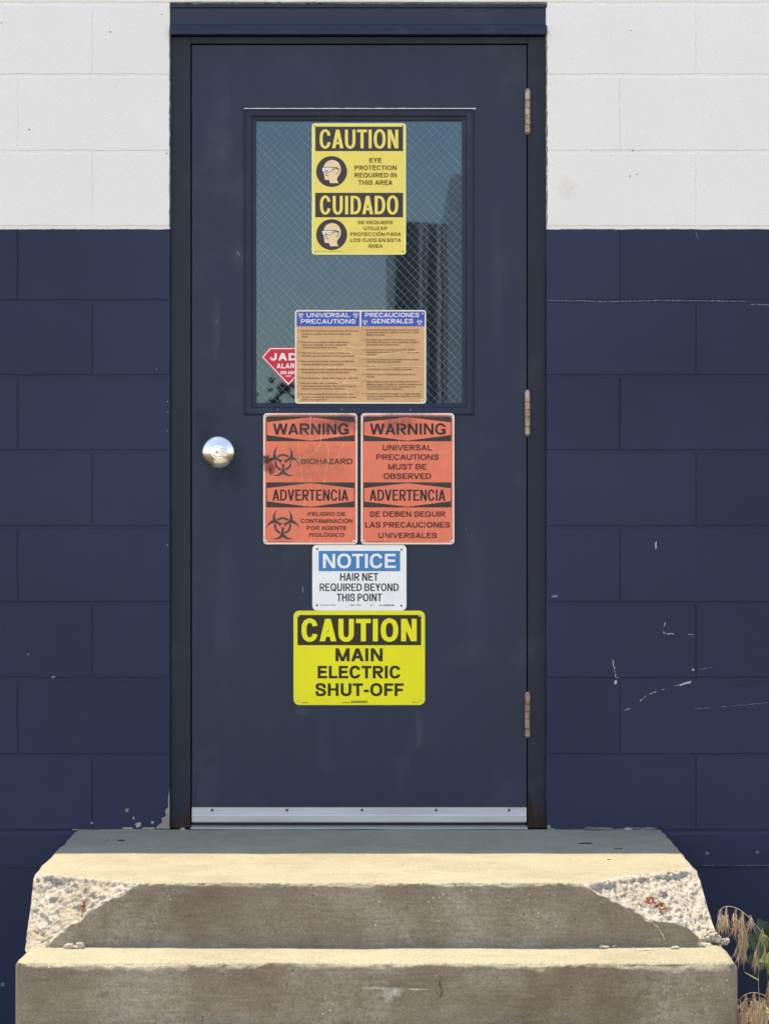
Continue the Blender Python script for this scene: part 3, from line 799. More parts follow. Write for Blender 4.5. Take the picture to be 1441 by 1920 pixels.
    if ch == "-": return .42, _rect(0, .42, .30, .30 + wy * 1.05), 1, 1
    if ch == "(": return .3, _spine([(.26, 1.05), (.12, .75), (.1, .5), (.12, .25), (.26, -.05)], wx * .8, wy * .8), 1, 1
    if ch == ")": return .3, _spine([(.04, 1.05), (.18, .75), (.2, .5), (.18, .25), (.04, -.05)], wx * .8, wy * .8), 1, 1
    raise ValueError(ch)
_gm = {}
def glyph_mesh(ch, wx, wy, nrow):
    key = (ch, round(wx, 2), round(wy, 2), nrow)
    if key in _gm: return _gm[key]
    wx, wy = key[1], key[2]; W_, f, l, r = gdef(ch, wx, wy)
    y0 = -.06 if ch in "Q()" else -.02; y1 = 1.30 if ch in "ÁÓÉ" else (1.06 if ch in "()" else 1.02); n = max(4, int(nrow * (y1 - y0)))
    cols = 44; X0, X1 = -.06, W_ + .06; dx = (X1 - X0) / cols
    def spans(Y):
        out = []; prev = False; xs = 0
        for i in range(cols + 1):
            X = X0 + i * dx; cur = i < cols and f(X, Y)
            if cur != prev:
                a, b = X - dx, X
                for _ in range(6):
                    m_ = (a + b) / 2
                    if f(m_, Y) == prev: a = m_
                    else: b = m_
                if cur: xs = (a + b) / 2
                else: out.append((xs, (a + b) / 2))
                prev = cur
        return out
    # row borders: an even grid, plus the horizontal edges of the strokes
    e = 1e-4; ys_ = sorted(set([y0 + (y1 - y0) * k / n for k in range(n + 1)] + [0, 1, wy, 1 - wy]))
    vs, fs = [], []
    for a, b in zip(ys_[:-1], ys_[1:]):
        if b - a < 1e-4: continue
        lo, mi, hi = spans(a + e), spans((a + b) / 2), spans(b - e)
        if len(lo) != len(mi): lo = mi
        if len(hi) != len(mi): hi = mi
        for (p, q), (r_, s_) in zip(lo, hi):
            k = len(vs); vs += [(p, a), (q, a), (s_, b), (r_, b)]; fs.append((k, k + 1, k + 2, k + 3))
    _gm[key] = (W_, vs, fs, l, r); return _gm[key]
BEAR = (.075, .045, .035, .0)
def bold_into(g, text, ua, ub, va, vb, cr, y, stem=.19, track=0.0):
    """fit bold capitals into a box; stem = stroke weight over cap height as it ends up on the sign"""
    X0 = cr[0] + ua / cr[2]; X1 = cr[0] + ub / cr[2]; Y0 = cr[1] + va / cr[2]; Y1 = cr[1] + vb / cr[2]
    H = Y1 - Y0; nrow = max(9, min(46, int(H * 1.25)))
    wx = wy = stem
    def layout(wx, wy):
        x = 0; out = []; prev = None
        for ch in text:
            if ch == " ": x += .50 + track; prev = None; continue
            W_, vs, fs, l, r = glyph_mesh(ch, wx, wy, nrow)
            if prev is not None: x += BEAR[prev] + BEAR[l] + track + .03
            out.append((x, vs, fs)); x += W_; prev = r
        return x, out
    for _ in range(3):
        tot, out = layout(wx, wy); sx = (X1 - X0) / (tot * H); wx = min(.42, stem / sx)
        wx = max(.12, wx)
    wy = stem * .86
    tot, out = layout(wx, wy); k = (X1 - X0) / tot
    for x, vs, fs in out:
        g.add([(xpx(X0 + (x + v[0]) * k), y, zpx(Y1 - v[1] * H)) for v in vs], fs)
_fc = {}
def glyphs(text, offset, spacing=1.0):
    key = (text, round(offset, 4), spacing)
    if key in _fc: return _fc[key]
    cu = bpy.data.curves.new("lettering", 'FONT'); cu.body = text; cu.size = 1.0; cu.offset = offset; cu.resolution_u = 3; cu.space_character = spacing
    cu.fill_mode = 'FRONT'
    o = bpy.data.objects.new("lettering", cu); C.objects.link(o)
    dg = bpy.context.evaluated_depsgraph_get(); me = bpy.data.meshes.new_from_object(o.evaluated_get(dg))
    vs = [(v.co.x, v.co.y) for v in me.vertices]; fs = [tuple(p.vertices) for p in me.polygons]
    # make every face look to +z
    out = []
    for p in me.polygons: out.append(tuple(p.vertices) if p.normal.z >= 0 else tuple(reversed(p.vertices)))
    bpy.data.objects.remove(o); bpy.data.curves.remove(cu); bpy.data.meshes.remove(me)
    _fc[key] = (vs, out); return _fc[key]
def capspan(offset):
    vs, _ = glyphs("H", offset); return min(v[1] for v in vs), max(v[1] for v in vs)
def text_into(g, text, ua, ub, va, vb, cr, y, off=.03, spacing=1.0):
    """fit a line of capitals into the box (ua..ub, va..vb) given in crop units cr = (origin x, origin y, scale)"""
    vs, fs = glyphs(text, off, spacing)
    c0, c1 = capspan(off)
    mx0 = min(v[0] for v in vs); mx1 = max(v[0] for v in vs)
    X0 = cr[0] + ua / cr[2]; X1 = cr[0] + ub / cr[2]; Y0 = cr[1] + va / cr[2]; Y1 = cr[1] + vb / cr[2]
    sx = (X1 - X0) / (mx1 - mx0); sy = (Y1 - Y0) / (c1 - c0)
    g.add([(xpx(X0 + (v[0] - mx0) * sx), y, zpx(Y1 - (v[1] - c0) * sy)) for v in vs], fs)
class Cr(tuple): pass
C1 = (560, 210, 6.55); C2 = (480, 570, 4.3667); C3 = (480, 765, 7.205); C4 = (665, 765, 7.205); C5 = (540, 1010, 5.337)
def cu_(cr, u, v): return (cr[0] + u / cr[2], cr[1] + v / cr[2])
def rrect(ua, ub, va, vb, r, cr, n=7):
    (X0, Y0), (X1, Y1) = cu_(cr, ua, va), cu_(cr, ub, vb); r = r / cr[2]; pts = []
    for cx, cy, a0 in ((X0 + r, Y1 - r, 180), (X1 - r, Y1 - r, 270), (X1 - r, Y0 + r, 0), (X0 + r, Y0 + r, 90)):
        for k in range(n):
            a = math.radians(a0 + 90 * k / (n - 1)); pts.append((xpx(cx + r * math.cos(a)), zpx(cy - r * math.sin(a))))
    return pts
def sheet(name, pts, y, mat, parent, t=.00025):
    g = G(); g.prism(pts, y, y + t * .8); return g.out(name, mat, parent)
def upoly(cr, pts): 
    q = [(xpx(cu_(cr, a, b)[0]), zpx(cu_(cr, a, b)[1])) for a, b in pts]
    A = sum(q[i][0] * q[(i + 1) % len(q)][1] - q[(i + 1) % len(q)][0] * q[i][1] for i in range(len(q)))
    return q if A > 0 else q[::-1]
def circle(cr, cx, cy, r, n=40): return upoly(cr, [(cx + r * math.cos(2 * math.pi * k / n), cy + r * math.sin(2 * math.pi * k / n)) for k in range(n)])
def span_fill(g, inside, X0, X1, Y0, Y1, y, rows_=90, cols=200):
    """fill an implicit shape with exact horizontal spans joined row to row (photo pixels, y down)"""
    h = (Y1 - Y0) / rows_
    def spans(Y):
        out = []; prev = False; xs = None; dx = (X1 - X0) / cols
        for i in range(cols + 1):
            X = X0 + i * dx; cur = inside(X, Y) and i < cols
            if cur != prev:
                a, b = X - dx, X
                for _ in range(7):
                    m_ = (a + b) / 2
                    if inside(m_, Y) == prev: a = m_
                    else: b = m_
                if cur: xs = (a + b) / 2
                else: out.append((xs, (a + b) / 2))
                prev = cur
        return out
    for r in range(rows_):
        Ya = Y0 + r * h
        for a, b in spans(Ya + h / 2):
            g.add([(xpx(a), y, zpx(Ya + h)), (xpx(b), y, zpx(Ya + h)), (xpx(b), y, zpx(Ya)), (xpx(a), y, zpx(Ya))], [(0, 1, 2, 3)])
def biohazard(g, cx, cy, s, y, rows_=110):
    dirs = [math.radians(a) for a in (90, 210, 330)]
    cb = [(11 * math.cos(a), 11 * math.sin(a)) for a in dirs]; cs = [(15.2 * math.cos(a), 15.2 * math.sin(a)) for a in dirs]
    def ins(X, Y):
        x = (X - cx) / s; z = -(Y - cy) / s; d = math.hypot(x, z)
        insmall = any(math.hypot(x - a, z - b) < 11.5 for a, b in cs)
        if not insmall:
            if d < 3.0: return False
            for a in dirs:
                if x * math.cos(a) + z * math.sin(a) > 0 and abs(-x * math.sin(a) + z * math.cos(a)) < .6 and d < 8: return False
            return any(math.hypot(x - a, z - b) < 15 for a, b in cb)
        if 9.9 < d < 12.9:
            for a, b in cs:
                if math.hypot(x - a, z - b) < 10.2: return True
        return False
    span_fill(g, ins, cx - 27 * s, cx + 27 * s, cy - 27 * s, cy + 24 * s, y, rows_, 160)
def pm(name, rgb, rough=.45, var=.05, grime=0.0, k=.84):
    m = M(name); col = tuple(min(.93, v / k) for v in lin(rgb))
    n = m.noise(25, 5, .6); n2 = m.noise(320, 3, .6)
    c = m.mix(m.rng(n, .3, .7), tuple(v * (1 - var) for v in col), tuple(min(1, v * (1 + var)) for v in col))
    if grime:
        gm = m.noise(55, 6, .75); c = m.mix(m.rng(gm, .45, .8, 0, grime), c, tuple(v * .55 for v in col))
    c = m.mul(c, m.rng(n2, .3, .7, .97, 1.03))
    m.set("Base Color", c).set("Roughness", rough).set("Specular IOR Level", .4); m.bump(n, .0012, .15)
    return m.m
def lines(name, L, cr, y, mat, parent, off=.19, spacing=0.0):
    for t in L:
        g = G(); o_ = t[5] if len(t) > 5 else off
        bold_into(g, t[0], t[1], t[2], t[3], t[4], cr, y, o_, spacing); g.out(name, mat, parent)
def holes(cr, pts, r, y, mat, parent, name="corner_hole"):
    for u, v in pts: sheet(name, circle(cr, u, v, r, 14), y, mat, parent, .0001)
def microprint(cr, spans_, y, mat, parent, seed=1):
    rr = random.Random(seed); g = G()
    for ua, ub, v, h in spans_:
        u = ua
        while u < ub:
            w = rr.uniform(4, 9)
            if rr.random() > .15: g.add([(a, y, b) for a, b in upoly(cr, [(u, v + h), (u + w * .8, v + h), (u + w * .8, v), (u, v)])], [(0, 1, 2, 3)])
            u += w
    g.out("fine_print", mat, parent)
def cracks(cr, pls, w, y, mat, parent, seed=0):
    for i, pl in enumerate(pls):
        g = G(); pts = []
        for a, b in zip(pl[:-1], pl[1:]):
            n = max(2, int(math.dist(a, b) / (3 * cr[2]))); pts += rag(cu_(cr, *a), cu_(cr, *b), n, .9, seed + i)[: n]
        pts.append(cu_(cr, *pl[-1]))
        ws = [w * (1 + .7 * noise.noise(Vector((k * .5, i, seed)))) / PXM for k in range(len(pts))]; ws[0] = ws[-1] = .0001
        g.ribbon([(xpx(a), zpx(b)) for a, b in pts], ws, y); g.out("crack", mat, parent)

# ---- sign 1: yellow bilingual eye protection sign on the glass
YS = YG - .0045
m_y = pm("faded_yellow_print", (243, 208, 104), var=.03); m_yb = pm("yellow_border", (250, 228, 150)); m_bk = pm("faded_black_print", (50, 48, 52)); m_ol = pm("olive_letter_ink", (100, 82, 28))
m_skin = pm("pictogram_skin", (240, 200, 160)); m_wh = pm("pictogram_white", (240, 235, 225))
def sign(name, label, x, y, yy, cat="safety sign", group="signs on the door"):
    return empty(name, (xpx(x), yy, zpx(y)), label, cat, group)
s1 = sign("caution_sign", "yellow caution and cuidado eye protection sign stuck on the window glass", 672, 352, YS)
sheet("plate", rrect(155, 1311, 125, 1743, 38, C1), YS, m_yb, s1, .0016)
sheet("print_face", rrect(172, 1296, 142, 1727, 30, C1), YS - .0003, m_y, s1)
sheet("header_panel", upoly(C1, [(197, 168), (1276, 168), (1276, 468), (197, 468)]), YS - .0006, m_bk, s1)
sheet("header_panel", upoly(C1, [(197, 982), (1276, 982), (1276, 1283), (197, 1283)]), YS - .0006, m_bk, s1)
lines("lettering", [("CAUTION", 250, 1218, 204, 434), ("CUIDADO", 254, 1218, 1019, 1246)], C1, YS - .0009, m_y, s1, .165, .03)
lines("lettering", [("EYE", 862, 1015, 553, 610), ("PROTECTION", 680, 1197, 645, 702), ("REQUIRED IN", 680, 1197, 736, 793), ("THIS AREA", 725, 1147, 827, 884),
    ("SE REQUIERE", 718, 1155, 1325, 1368), ("UTILIZAR", 793, 1083, 1398, 1441), ("PROTECCIÓN PARA", 627, 1250, 1470, 1514), ("LOS OJOS EN ESTA", 627, 1250, 1543, 1587), ("ÁREA", 847, 1027, 1616, 1660)], C1, YS - .0009, m_ol, s1, .215)
HEAD = [(300, 668), (306, 640), (326, 610), (356, 588), (398, 577), (440, 583), (474, 602), (498, 634), (511, 672), (512, 705), (505, 735), (492, 762), (474, 786), (464, 806), (466, 828), (474, 848), (486, 863), (378, 863), (375, 844), (366, 828), (356, 823), (334, 826), (316, 817), (309, 800), (311, 786), (304, 770), (305, 752), (300, 735), (292, 722), (286, 712), (296, 700)]
for dv in (0, 777):
    yy = YS - .0006
    sym = sheet("pictogram_disc", circle(C1, 398, 720 + dv, 190, 56), yy, m_bk, s1)
    sheet("pictogram_head", upoly(C1, [(a, b + dv) for a, b in HEAD]), yy - .0003, m_skin, sym)
    sheet("pictogram_goggles", upoly(C1, [(a, b + dv) for a, b in [(281, 674), (412, 674), (404, 706), (384, 720), (358, 722), (344, 712), (336, 698), (328, 712), (314, 722), (292, 716), (286, 700)]]), yy - .0006, m_wh, sym)
    g = G()
    def rb(pts, w): g.ribbon([(xpx(cu_(C1, a, b + dv)[0]), zpx(cu_(C1, a, b + dv)[1])) for a, b in pts], w / C1[2] / PXM, yy - .0009)
    rb([(280, 670), (340, 668), (400, 668), (440, 668), (470, 676), (496, 694)], 7)
    rb([(412, 672), (404, 704), (384, 720), (358, 722), (344, 712), (337, 698), (328, 712), (314, 722), (300, 720)], 6)
    rb([(405, 700), (440, 686), (455, 672)], 6)
    rb([(442, 684), (462, 682), (478, 694), (484, 714), (478, 738), (464, 750), (450, 744)], 6)
    rb([(337, 700), (330, 726), (322, 742), (340, 744), (350, 738)], 6); rb([(320, 770), (354, 768)], 8); rb([(306, 694), (322, 692)], 8); rb([(362, 696), (380, 692)], 8)
    rb([(366, 828), (352, 824), (336, 827)], 5)
    g.out("pictogram_lines", m_bk, sym)
holes(C1, [(188, 160), (1273, 160), (196, 1706), (1275, 1706)], 8, YS - .0005, m_hole, s1)
microprint(C1, [(222, 340, 1700, 6), (358, 522, 1700, 6)], YS - .0005, m_ol, s1)

# ---- sign 2: alarm sticker
m_red = pm("sticker_red", (205, 34, 62)); m_sw = pm("sticker_white", (240, 225, 225))
s3 = sign("alarm_sticker", "red diamond alarm company sticker on the glass, half hidden behind the tan notice", 539, 686, YG - .0006, "sticker")
yy = YG - .0006
sheet("sticker_base", upoly(C2, [(38, 430), (106, 350), (414, 350), (482, 430), (260, 667)]), yy, m_red, s3, .0004)
sheet("sticker_border", upoly(C2, [(46, 430), (110, 357), (410, 357), (474, 430), (260, 658)]), yy - .0003, m_sw, s3, .0002)
sheet("sticker_face", upoly(C2, [(56, 431), (114, 365), (406, 365), (464, 431), (260, 646)]), yy - .0006, m_red, s3, .0002)
lines("lettering", [("JADE", 110, 410, 398, 458, .30), ("ALARM", 163, 357, 483, 523, .22), ("333-JADE", 195, 325, 545, 570, .26), ("(5233)", 238, 281, 580, 592, .2)], C2, yy - .0009, m_sw, s3, .2, .06)

# ---- sign 3: tan bilingual precautions notice
m_tan = pm("sun_browned_tan_print", (206, 160, 116), var=.10, grime=.15); m_tb = pm("notice_border", (240, 222, 205)); m_blue = pm("notice_blue", (48, 82, 165)); m_br = pm("brown_letter_ink", (95, 66, 48)); m_bl = pm("pale_lilac_ink", (228, 220, 232))
m_ck = pm("cracked_laminate_edge", (246, 205, 160))
YT = YG - .0045
s2 = sign("precautions_notice", "tan universal precautions notice with blue headings across the bottom of the window glass", 674, 668, YT)
sheet("plate", rrect(315, 1388, 45, 813, 22, C2), YT, m_tb, s2, .0016)
sheet("print_face", rrect(326, 1378, 56, 802, 16, C2), YT - .0003, m_tan, s2)
sheet("header_panel", rrect(327, 843, 57, 178, 8, C2), YT - .0006, m_blue, s2)
sheet("header_panel", rrect(858, 1377, 57, 178, 8, C2), YT - .0006, m_blue, s2)
sheet("header_divider", upoly(C2, [(845, 50), (856, 50), (856, 180), (845, 180)]), YT - .0006, m_tb, s2)
lines("lettering", [("UNIVERSAL", 410, 765, 69, 104), ("PRECAUTIONS", 363, 812, 120, 156), ("PRECAUCIONES", 890, 1333, 68, 103), ("GENERALES", 942, 1283, 118, 154)], C2, YT - .0009, m_bl, s2, .20)
for u, v in ((362, 87), (812, 87), (888, 145), (1335, 145)):
    g = G(); X, Y = cu_(C2, u, v); biohazard(g, X, Y, .245, YT - .0009, 40); g.out("biohazard_symbol", m_bl, s2)
TXT = [("Use Barrier Protection to prevent skin and mucous", 362, 832, 216, "1."), ("membrane contact with blood or other body", 372, 775, 241, ""), ("fluids.", 372, 425, 264, ""),
 ("Wear gloves to prevent contact with blood,", 362, 755, 309, "2."), ("infectious materials, or other potentially", 372, 742, 331, ""), ("contaminated surfaces or items.", 372, 665, 353, ""),
 ("Wear face protection if blood or bodily fluid", 362, 765, 397, "3."), ("droplets may be generated during a procedure.", 372, 803, 421, ""),
 ("Wear protective clothing if blood or bodily fluid", 362, 797, 466, "4."), ("may be splashed during a procedure.", 372, 715, 490, ""),
 ("Wash hands and skin immediately and thoroughly", 362, 822, 533, "5."), ("if contaminated with blood or bodily fluids.", 372, 765, 557, ""),
 ("Wash hands immediately after gloves are removed.", 362, 833, 603, "6."),
 ("Use care when using or handling sharp", 362, 722, 646, "7."), ("instruments and needles. Place used sharps in", 372, 812, 669, ""), ("labeled, puncture resistance containers.", 372, 740, 691, ""),
 ("If you have sustained an exposure or puncture", 362, 793, 735, "8."), ("wound, immediately flush the exposed area and", 372, 815, 759, ""), ("notify your supervisor.", 372, 580, 781, ""),
 ("Use Protección de Barrera para prevenir que la piel y", 892, 1332, 208, "1."), ("las mucosas entren en contacto con sangre u otros", 900, 1328, 228, ""), ("fluidos corporales.", 900, 1053, 248, ""),
 ("Use guantes para prevenir el contacto con sangre,", 892, 1308, 289, "2."), ("materiales infecciosos y otras superficies u objetos", 900, 1330, 309, ""), ("que puedan estar contaminados.", 900, 1170, 329, ""),
 ("Use protección para la cara si se pueden generar", 892, 1300, 370, "3."), ("salpicaduras de sangre o fluidos corporales en una", 900, 1328, 390, ""), ("operación.", 900, 985, 410, ""),
 ("Use ropa de protección si se salpica sangre o fluidos", 892, 1335, 451, "4."), ("corporales durante una operación.", 900, 1187, 470, ""),
 ("Lávese las manos y la piel completamente si se ha", 892, 1313, 511, "5."), ("contaminado con sangre o fluidos corporales.", 900, 1280, 532, ""),
 ("Lávese las manos inmediatamente al sacarse los", 892, 1300, 573, "6."), ("guantes.", 900, 968, 592, ""),
 ("Tenga cuidado cuando use o manipule instrumentos", 892, 1330, 633, "7."), ("afilados y agujas. Coloque los cuchillos usados en los", 900, 1355, 655, ""), ("contenedores marcados como contenedores de", 900, 1300, 674, ""), ("resistencia para objetos punzantes.", 900, 1195, 692, ""),
 ("Si ha sufrido una herida causada con objeto punzante,", 892, 1348, 732, "8."), ("enjuague inmediatamente el área expuesta y consulte", 900, 1345, 752, ""), ("con su supervisor.", 900, 1053, 772, "")]
for t, a, b, v, num in TXT:
    g = G(); text_into(g, t, a, b, v - 8, v + 7, C2, YT - .0006, .02)
    if num: text_into(g, num, 342 if a < 500 else 867, 354 if a < 500 else 879, v - 7, v + 6, C2, YT - .0006, .015)
    g.out("text_line", m_br, s2)
cracks(C2, [[(700, 338), (860, 358), (890, 335)], [(480, 392), (640, 388), (790, 392)], [(800, 422), (960, 428), (1130, 395), (1376, 382)], [(326, 512), (600, 516), (860, 520), (1000, 514), (1372, 508)],
            [(480, 575), (540, 610), (500, 640)], [(590, 612), (680, 648), (860, 640)], [(330, 692), (360, 690)], [(730, 690), (752, 740), (755, 800)], [(700, 650), (740, 620), (755, 575)]], 1.1, YT - .0012, m_ck, s2, 3)
holes(C2, [(343, 786), (1360, 788)], 12, YT - .0006, m_tb, s2, "corner_cap"); holes(C2, [(1360, 74)], 6, YT - .0009, m_tb, s2, "corner_cap")
holes(C2, [(346, 787), (1363, 789)], 5, YT - .0009, m_br, s2)

# ---- signs 4 and 5: orange warning signs on the door
m_or = pm("faded_orange_print", (243, 118, 92), var=.05, grime=.10); m_ob = pm("warning_border", (246, 214, 202)); m_wk = pm("warning_black", (48, 45, 46), var=.1); m_mr = pm("maroon_ink", (80, 32, 36), var=.15)
m_lt = pm("warning_letter_ink", (48, 32, 36), var=.15); m_oc = pm("cracked_orange_laminate", (250, 178, 150))
YW = YD - .0068
def warning(cr, u0, u1, hx, name, label, x):
    s = sign(name, label, x, 898, YW)
    sheet("plate", rrect(u0, u1, 68, 1842, 48, cr), YW, m_ob, s, .0018)
    sheet("print_face", rrect(u0 + 22, u1 - 20, 88, 1820, 36, cr), YW - .0003, m_or, s)
    c = hx[0]; a, b = hx[1], hx[2]
    for va, vb in ((112, 448), (1004, 1343)):
        h = sheet("header_panel", upoly(cr, [(a, va), (b, va), (b, vb), (a, vb)]), YW - .0006, m_wk, s)
        sheet("header_hexagon", upoly(cr, [(a + 10, va + 78), (c, va + 10), (b - 9, va + 80), (b - 9, vb - 84), (c, vb - 9), (a + 10, vb - 82)]), YW - .0009, m_or, h)
    return s
s4 = warning(C3, 92, 1363, (730, 133, 1325), "warning_sign", "cracked orange warning sign with two biohazard symbols, left of the pair", 580)
lines("lettering", [("WARNING", 222, 1247, 207, 358, .205), ("ADVERTENCIA", 215, 1240, 1102, 1252, .165)], C3, YW - .0012, m_lt, s4)
lines("lettering", [("BIOHAZARD", 600, 1298, 682, 758), ("PELIGRO DE", 697, 1200, 1406, 1458), ("CONTAMINACIÓN", 597, 1298, 1500, 1553), ("POR AGENTE", 680, 1215, 1595, 1648), ("BIOLÓGICO", 713, 1185, 1687, 1740)], C3, YW - .0012, m_mr, s4, .215)
for cu, cv in ((360, 735), (354, 1590)):
    g = G(); X, Y = cu_(C3, cu, cv); biohazard(g, X, Y, 8.95 / C3[2], YW - .0012, 150); g.out("biohazard_symbol", pm("symbol_ink", (62, 58, 64)), s4)
cracks(C3, [[(880, 250), (875, 380), (860, 480), (820, 560), (760, 620), (680, 665), (590, 690), (550, 712), (470, 740), (400, 790)], [(940, 455), (975, 560), (970, 700), (935, 860), (918, 1000), (920, 1010)],
            [(560, 460), (585, 700), (615, 850), (620, 1000)], [(660, 800), (720, 900), (748, 1000)], [(730, 90), (735, 250), (715, 430)], [(640, 1240), (645, 1340)], [(735, 1700), (738, 1820)],
            [(1190, 460), (1110, 600), (1090, 680)], [(940, 400), (1000, 370), (1110, 365), (1130, 350)], [(900, 400), (960, 330)]], 1.1, YW - .0015, m_oc, s4, 9)
mst = stain_mat("sooty_smudge", (.055, .03, .045), .85, 70)
stain(501, 868, 13, 18, YW - .0017, mst, s4, 3); stain(510, 880, 10, 10, YW - .0019, mst, s4, 6); stain(497, 858, 8, 9, YW - .0021, mst, s4, 7)
mst2 = stain_mat("grey_grime", (.10, .075, .085), .5, 110)
stain(628, 797, 42, 24, YW - .0017, mst2, s4, 4); stain(650, 785, 22, 14, YW - .0019, mst2, s4, 12); stain(575, 779, 75, 5, YW - .0021, mst2, s4, 14)
stain(578, 800, 40, 20, YW - .0023, stain_mat("light_grime", (.20, .13, .13), .35, 90), s4, 15)
stain(590, 870, 70, 60, YW - .0025, stain_mat("ochre_fading", (.55, .24, .14), .38, 60), s4, 16)
s5 = warning(C4, 78, 1339, (705, 112, 1300), "warning_sign", "orange warning sign reading universal precautions must be observed, right of the pair", 763)
lines("lettering", [("WARNING", 198, 1225, 207, 358, .205), ("ADVERTENCIA", 195, 1220, 1102, 1252, .165)], C4, YW - .0012, m_lt, s5)
lines("lettering", [("UNIVERSAL", 372, 1038, 496, 572), ("PRECAUTIONS", 285, 1130, 624, 700), ("MUST BE", 447, 965, 754, 830), ("OBSERVED", 383, 1028, 882, 958),
    ("SE DEBEN SEGUIR", 195, 1220, 1396, 1470), ("LAS PRECAUCIONES", 135, 1280, 1541, 1616), ("UNIVERSALES", 315, 1103, 1685, 1758)], C4, YW - .0012, m_mr, s5, .21)
cracks(C4, [[(600, 110), (605, 260), (595, 440), (605, 560)], [(960, 1480), (955, 1700), (975, 1760)], [(395, 1680), (405, 1780), (395, 1830)], [(1120, 600), (1290, 605)]], .8, YW - .0015, m_oc, s5, 19)
stain(745, 795, 45, 22, YW - .0017, mst2, s5, 21); stain(763, 779, 78, 4.5, YW - .0019, mst2, s5, 22)
for s, cr, pts in ((s4, C3, [(128, 100), (1335, 110), (123, 1806), (1322, 1812)]), (s5, C4, [(110, 105), (1305, 108), (108, 1806), (1305, 1812)])):
    holes(cr, pts, 26, YW - .0006, m_ob, s, "corner_cap"); holes(cr, pts, 10, YW - .0009, m_mr, s)
    microprint(cr, [(160, 280, 1803, 6), (290, 490, 1803, 6)], YW - .0006, m_mr, s)

# ---- sign 6: notice
m_nw = pm("notice_white", (228, 234, 240)); m_nb = pm("notice_sky_blue", (36, 122, 178)); m_ni = pm("notice_ink", (38, 38, 46))
YN = YD - .0032
s6 = sign("notice_sign", "small white and blue hair net notice between the orange signs and the lime sign", 672, 1083, YN)
sheet("plate", rrect(238, 1180, 62, 721, 46, C5), YN, m_nw, s6, .0018)
sheet("header_panel", upoly(C5, [(302, 123), (1117, 123), (1117, 326), (302, 326)]), YN - .0003, m_nb, s6)
lines("lettering", [("NOTICE", 345, 1075, 152, 295)], C5, YN - .0006, m_nw, s6, .20)
lines("lettering", [("HAIR NET", 517, 898, 345, 422), ("REQUIRED BEYOND", 312, 1103, 449, 525), ("THIS POINT", 483, 935, 551, 628)], C5, YN - .0003, m_ni, s6, .175)
holes(C5, [(289, 105), (1131, 110), (286, 668), (1129, 672)], 10, YN - .0003, m_hole, s6)
microprint(C5, [(318, 330, 660, 11), (338, 470, 662, 8), (608, 722, 662, 8), (815, 853, 663, 7), (903, 1058, 661, 12)], YN - .0003, m_ni, s6, 4)

# ---- sign 7: lime caution sign
m_lm = M("fluorescent_lime_print"); c = m_lm.mix(m_lm.rng(m_lm.noise(9, 4), .3, .7), (.86, .79, .006), (.93, .85, .010))
m_lm.set("Base Color", c).set("Roughness", .28).set("Coat Weight", .12).set("Coat Roughness", .2); m_lm.bump(m_lm.noise(130, 4), .0006, .4); m_lm = m_lm.m
m_lb = pm("lime_edge", (215, 214, 70)); m_lk = pm("gloss_black_print", (26, 25, 18), .35); m_riv = flat("nylon_rivet", (.60, .58, .48), .5)
YC = YD - .0036
s7 = sign("caution_sign", "bright lime main electric shut-off caution sign, lowest on the door", 673, 1234, YC)
sheet("plate", rrect(50, 1366, 722, 1668, 58, C5), YC, m_lb, s7, .0018)
sheet("print_face", rrect(60, 1356, 731, 1659, 52, C5), YC - .0003, m_lm, s7)
sheet("header_panel", upoly(C5, [(90, 765), (1327, 765), (1327, 1068), (90, 1068)]), YC - .0006, m_lk, s7)
lines("lettering", [("CAUTION", 130, 1283, 804, 1029)], C5, YC - .0009, m_lm, s7, .225, .02)
lines("lettering", [("MAIN", 470, 943, 1099, 1229), ("ELECTRIC", 292, 1122, 1275, 1401), ("SHUT-OFF", 270, 1153, 1450, 1577)], C5, YC - .0006, m_lk, s7, .235)
for u, v in ((98, 773), (1312, 772), (100, 1620), (1317, 1615)):
    X, Y = cu_(C5, u, v); g = G(); g.lathe(xpx(X), zpx(Y), [(.0033, YC), (.0033, YC - .0012), (.0022, YC - .0022), (.0010, YC - .0018)], 18); g.out("rivet", m_riv, s7)
g = G()
for k in range(33):
    if k % 4 != 3: g.add([(a, YC - .0006, b) for a, b in upoly(C5, [(628 + k * 5, 1648), (631.6 + k * 5, 1648), (631.6 + k * 5, 1624), (628 + k * 5, 1624)])], [(0, 1, 2, 3)])
g.out("barcode", m_lk, s7)
microprint(C5, [(130, 188, 1641, 7), (542, 604, 1640, 7), (1240, 1288, 1636, 6)], YC - .0006, m_lk, s7, 6)

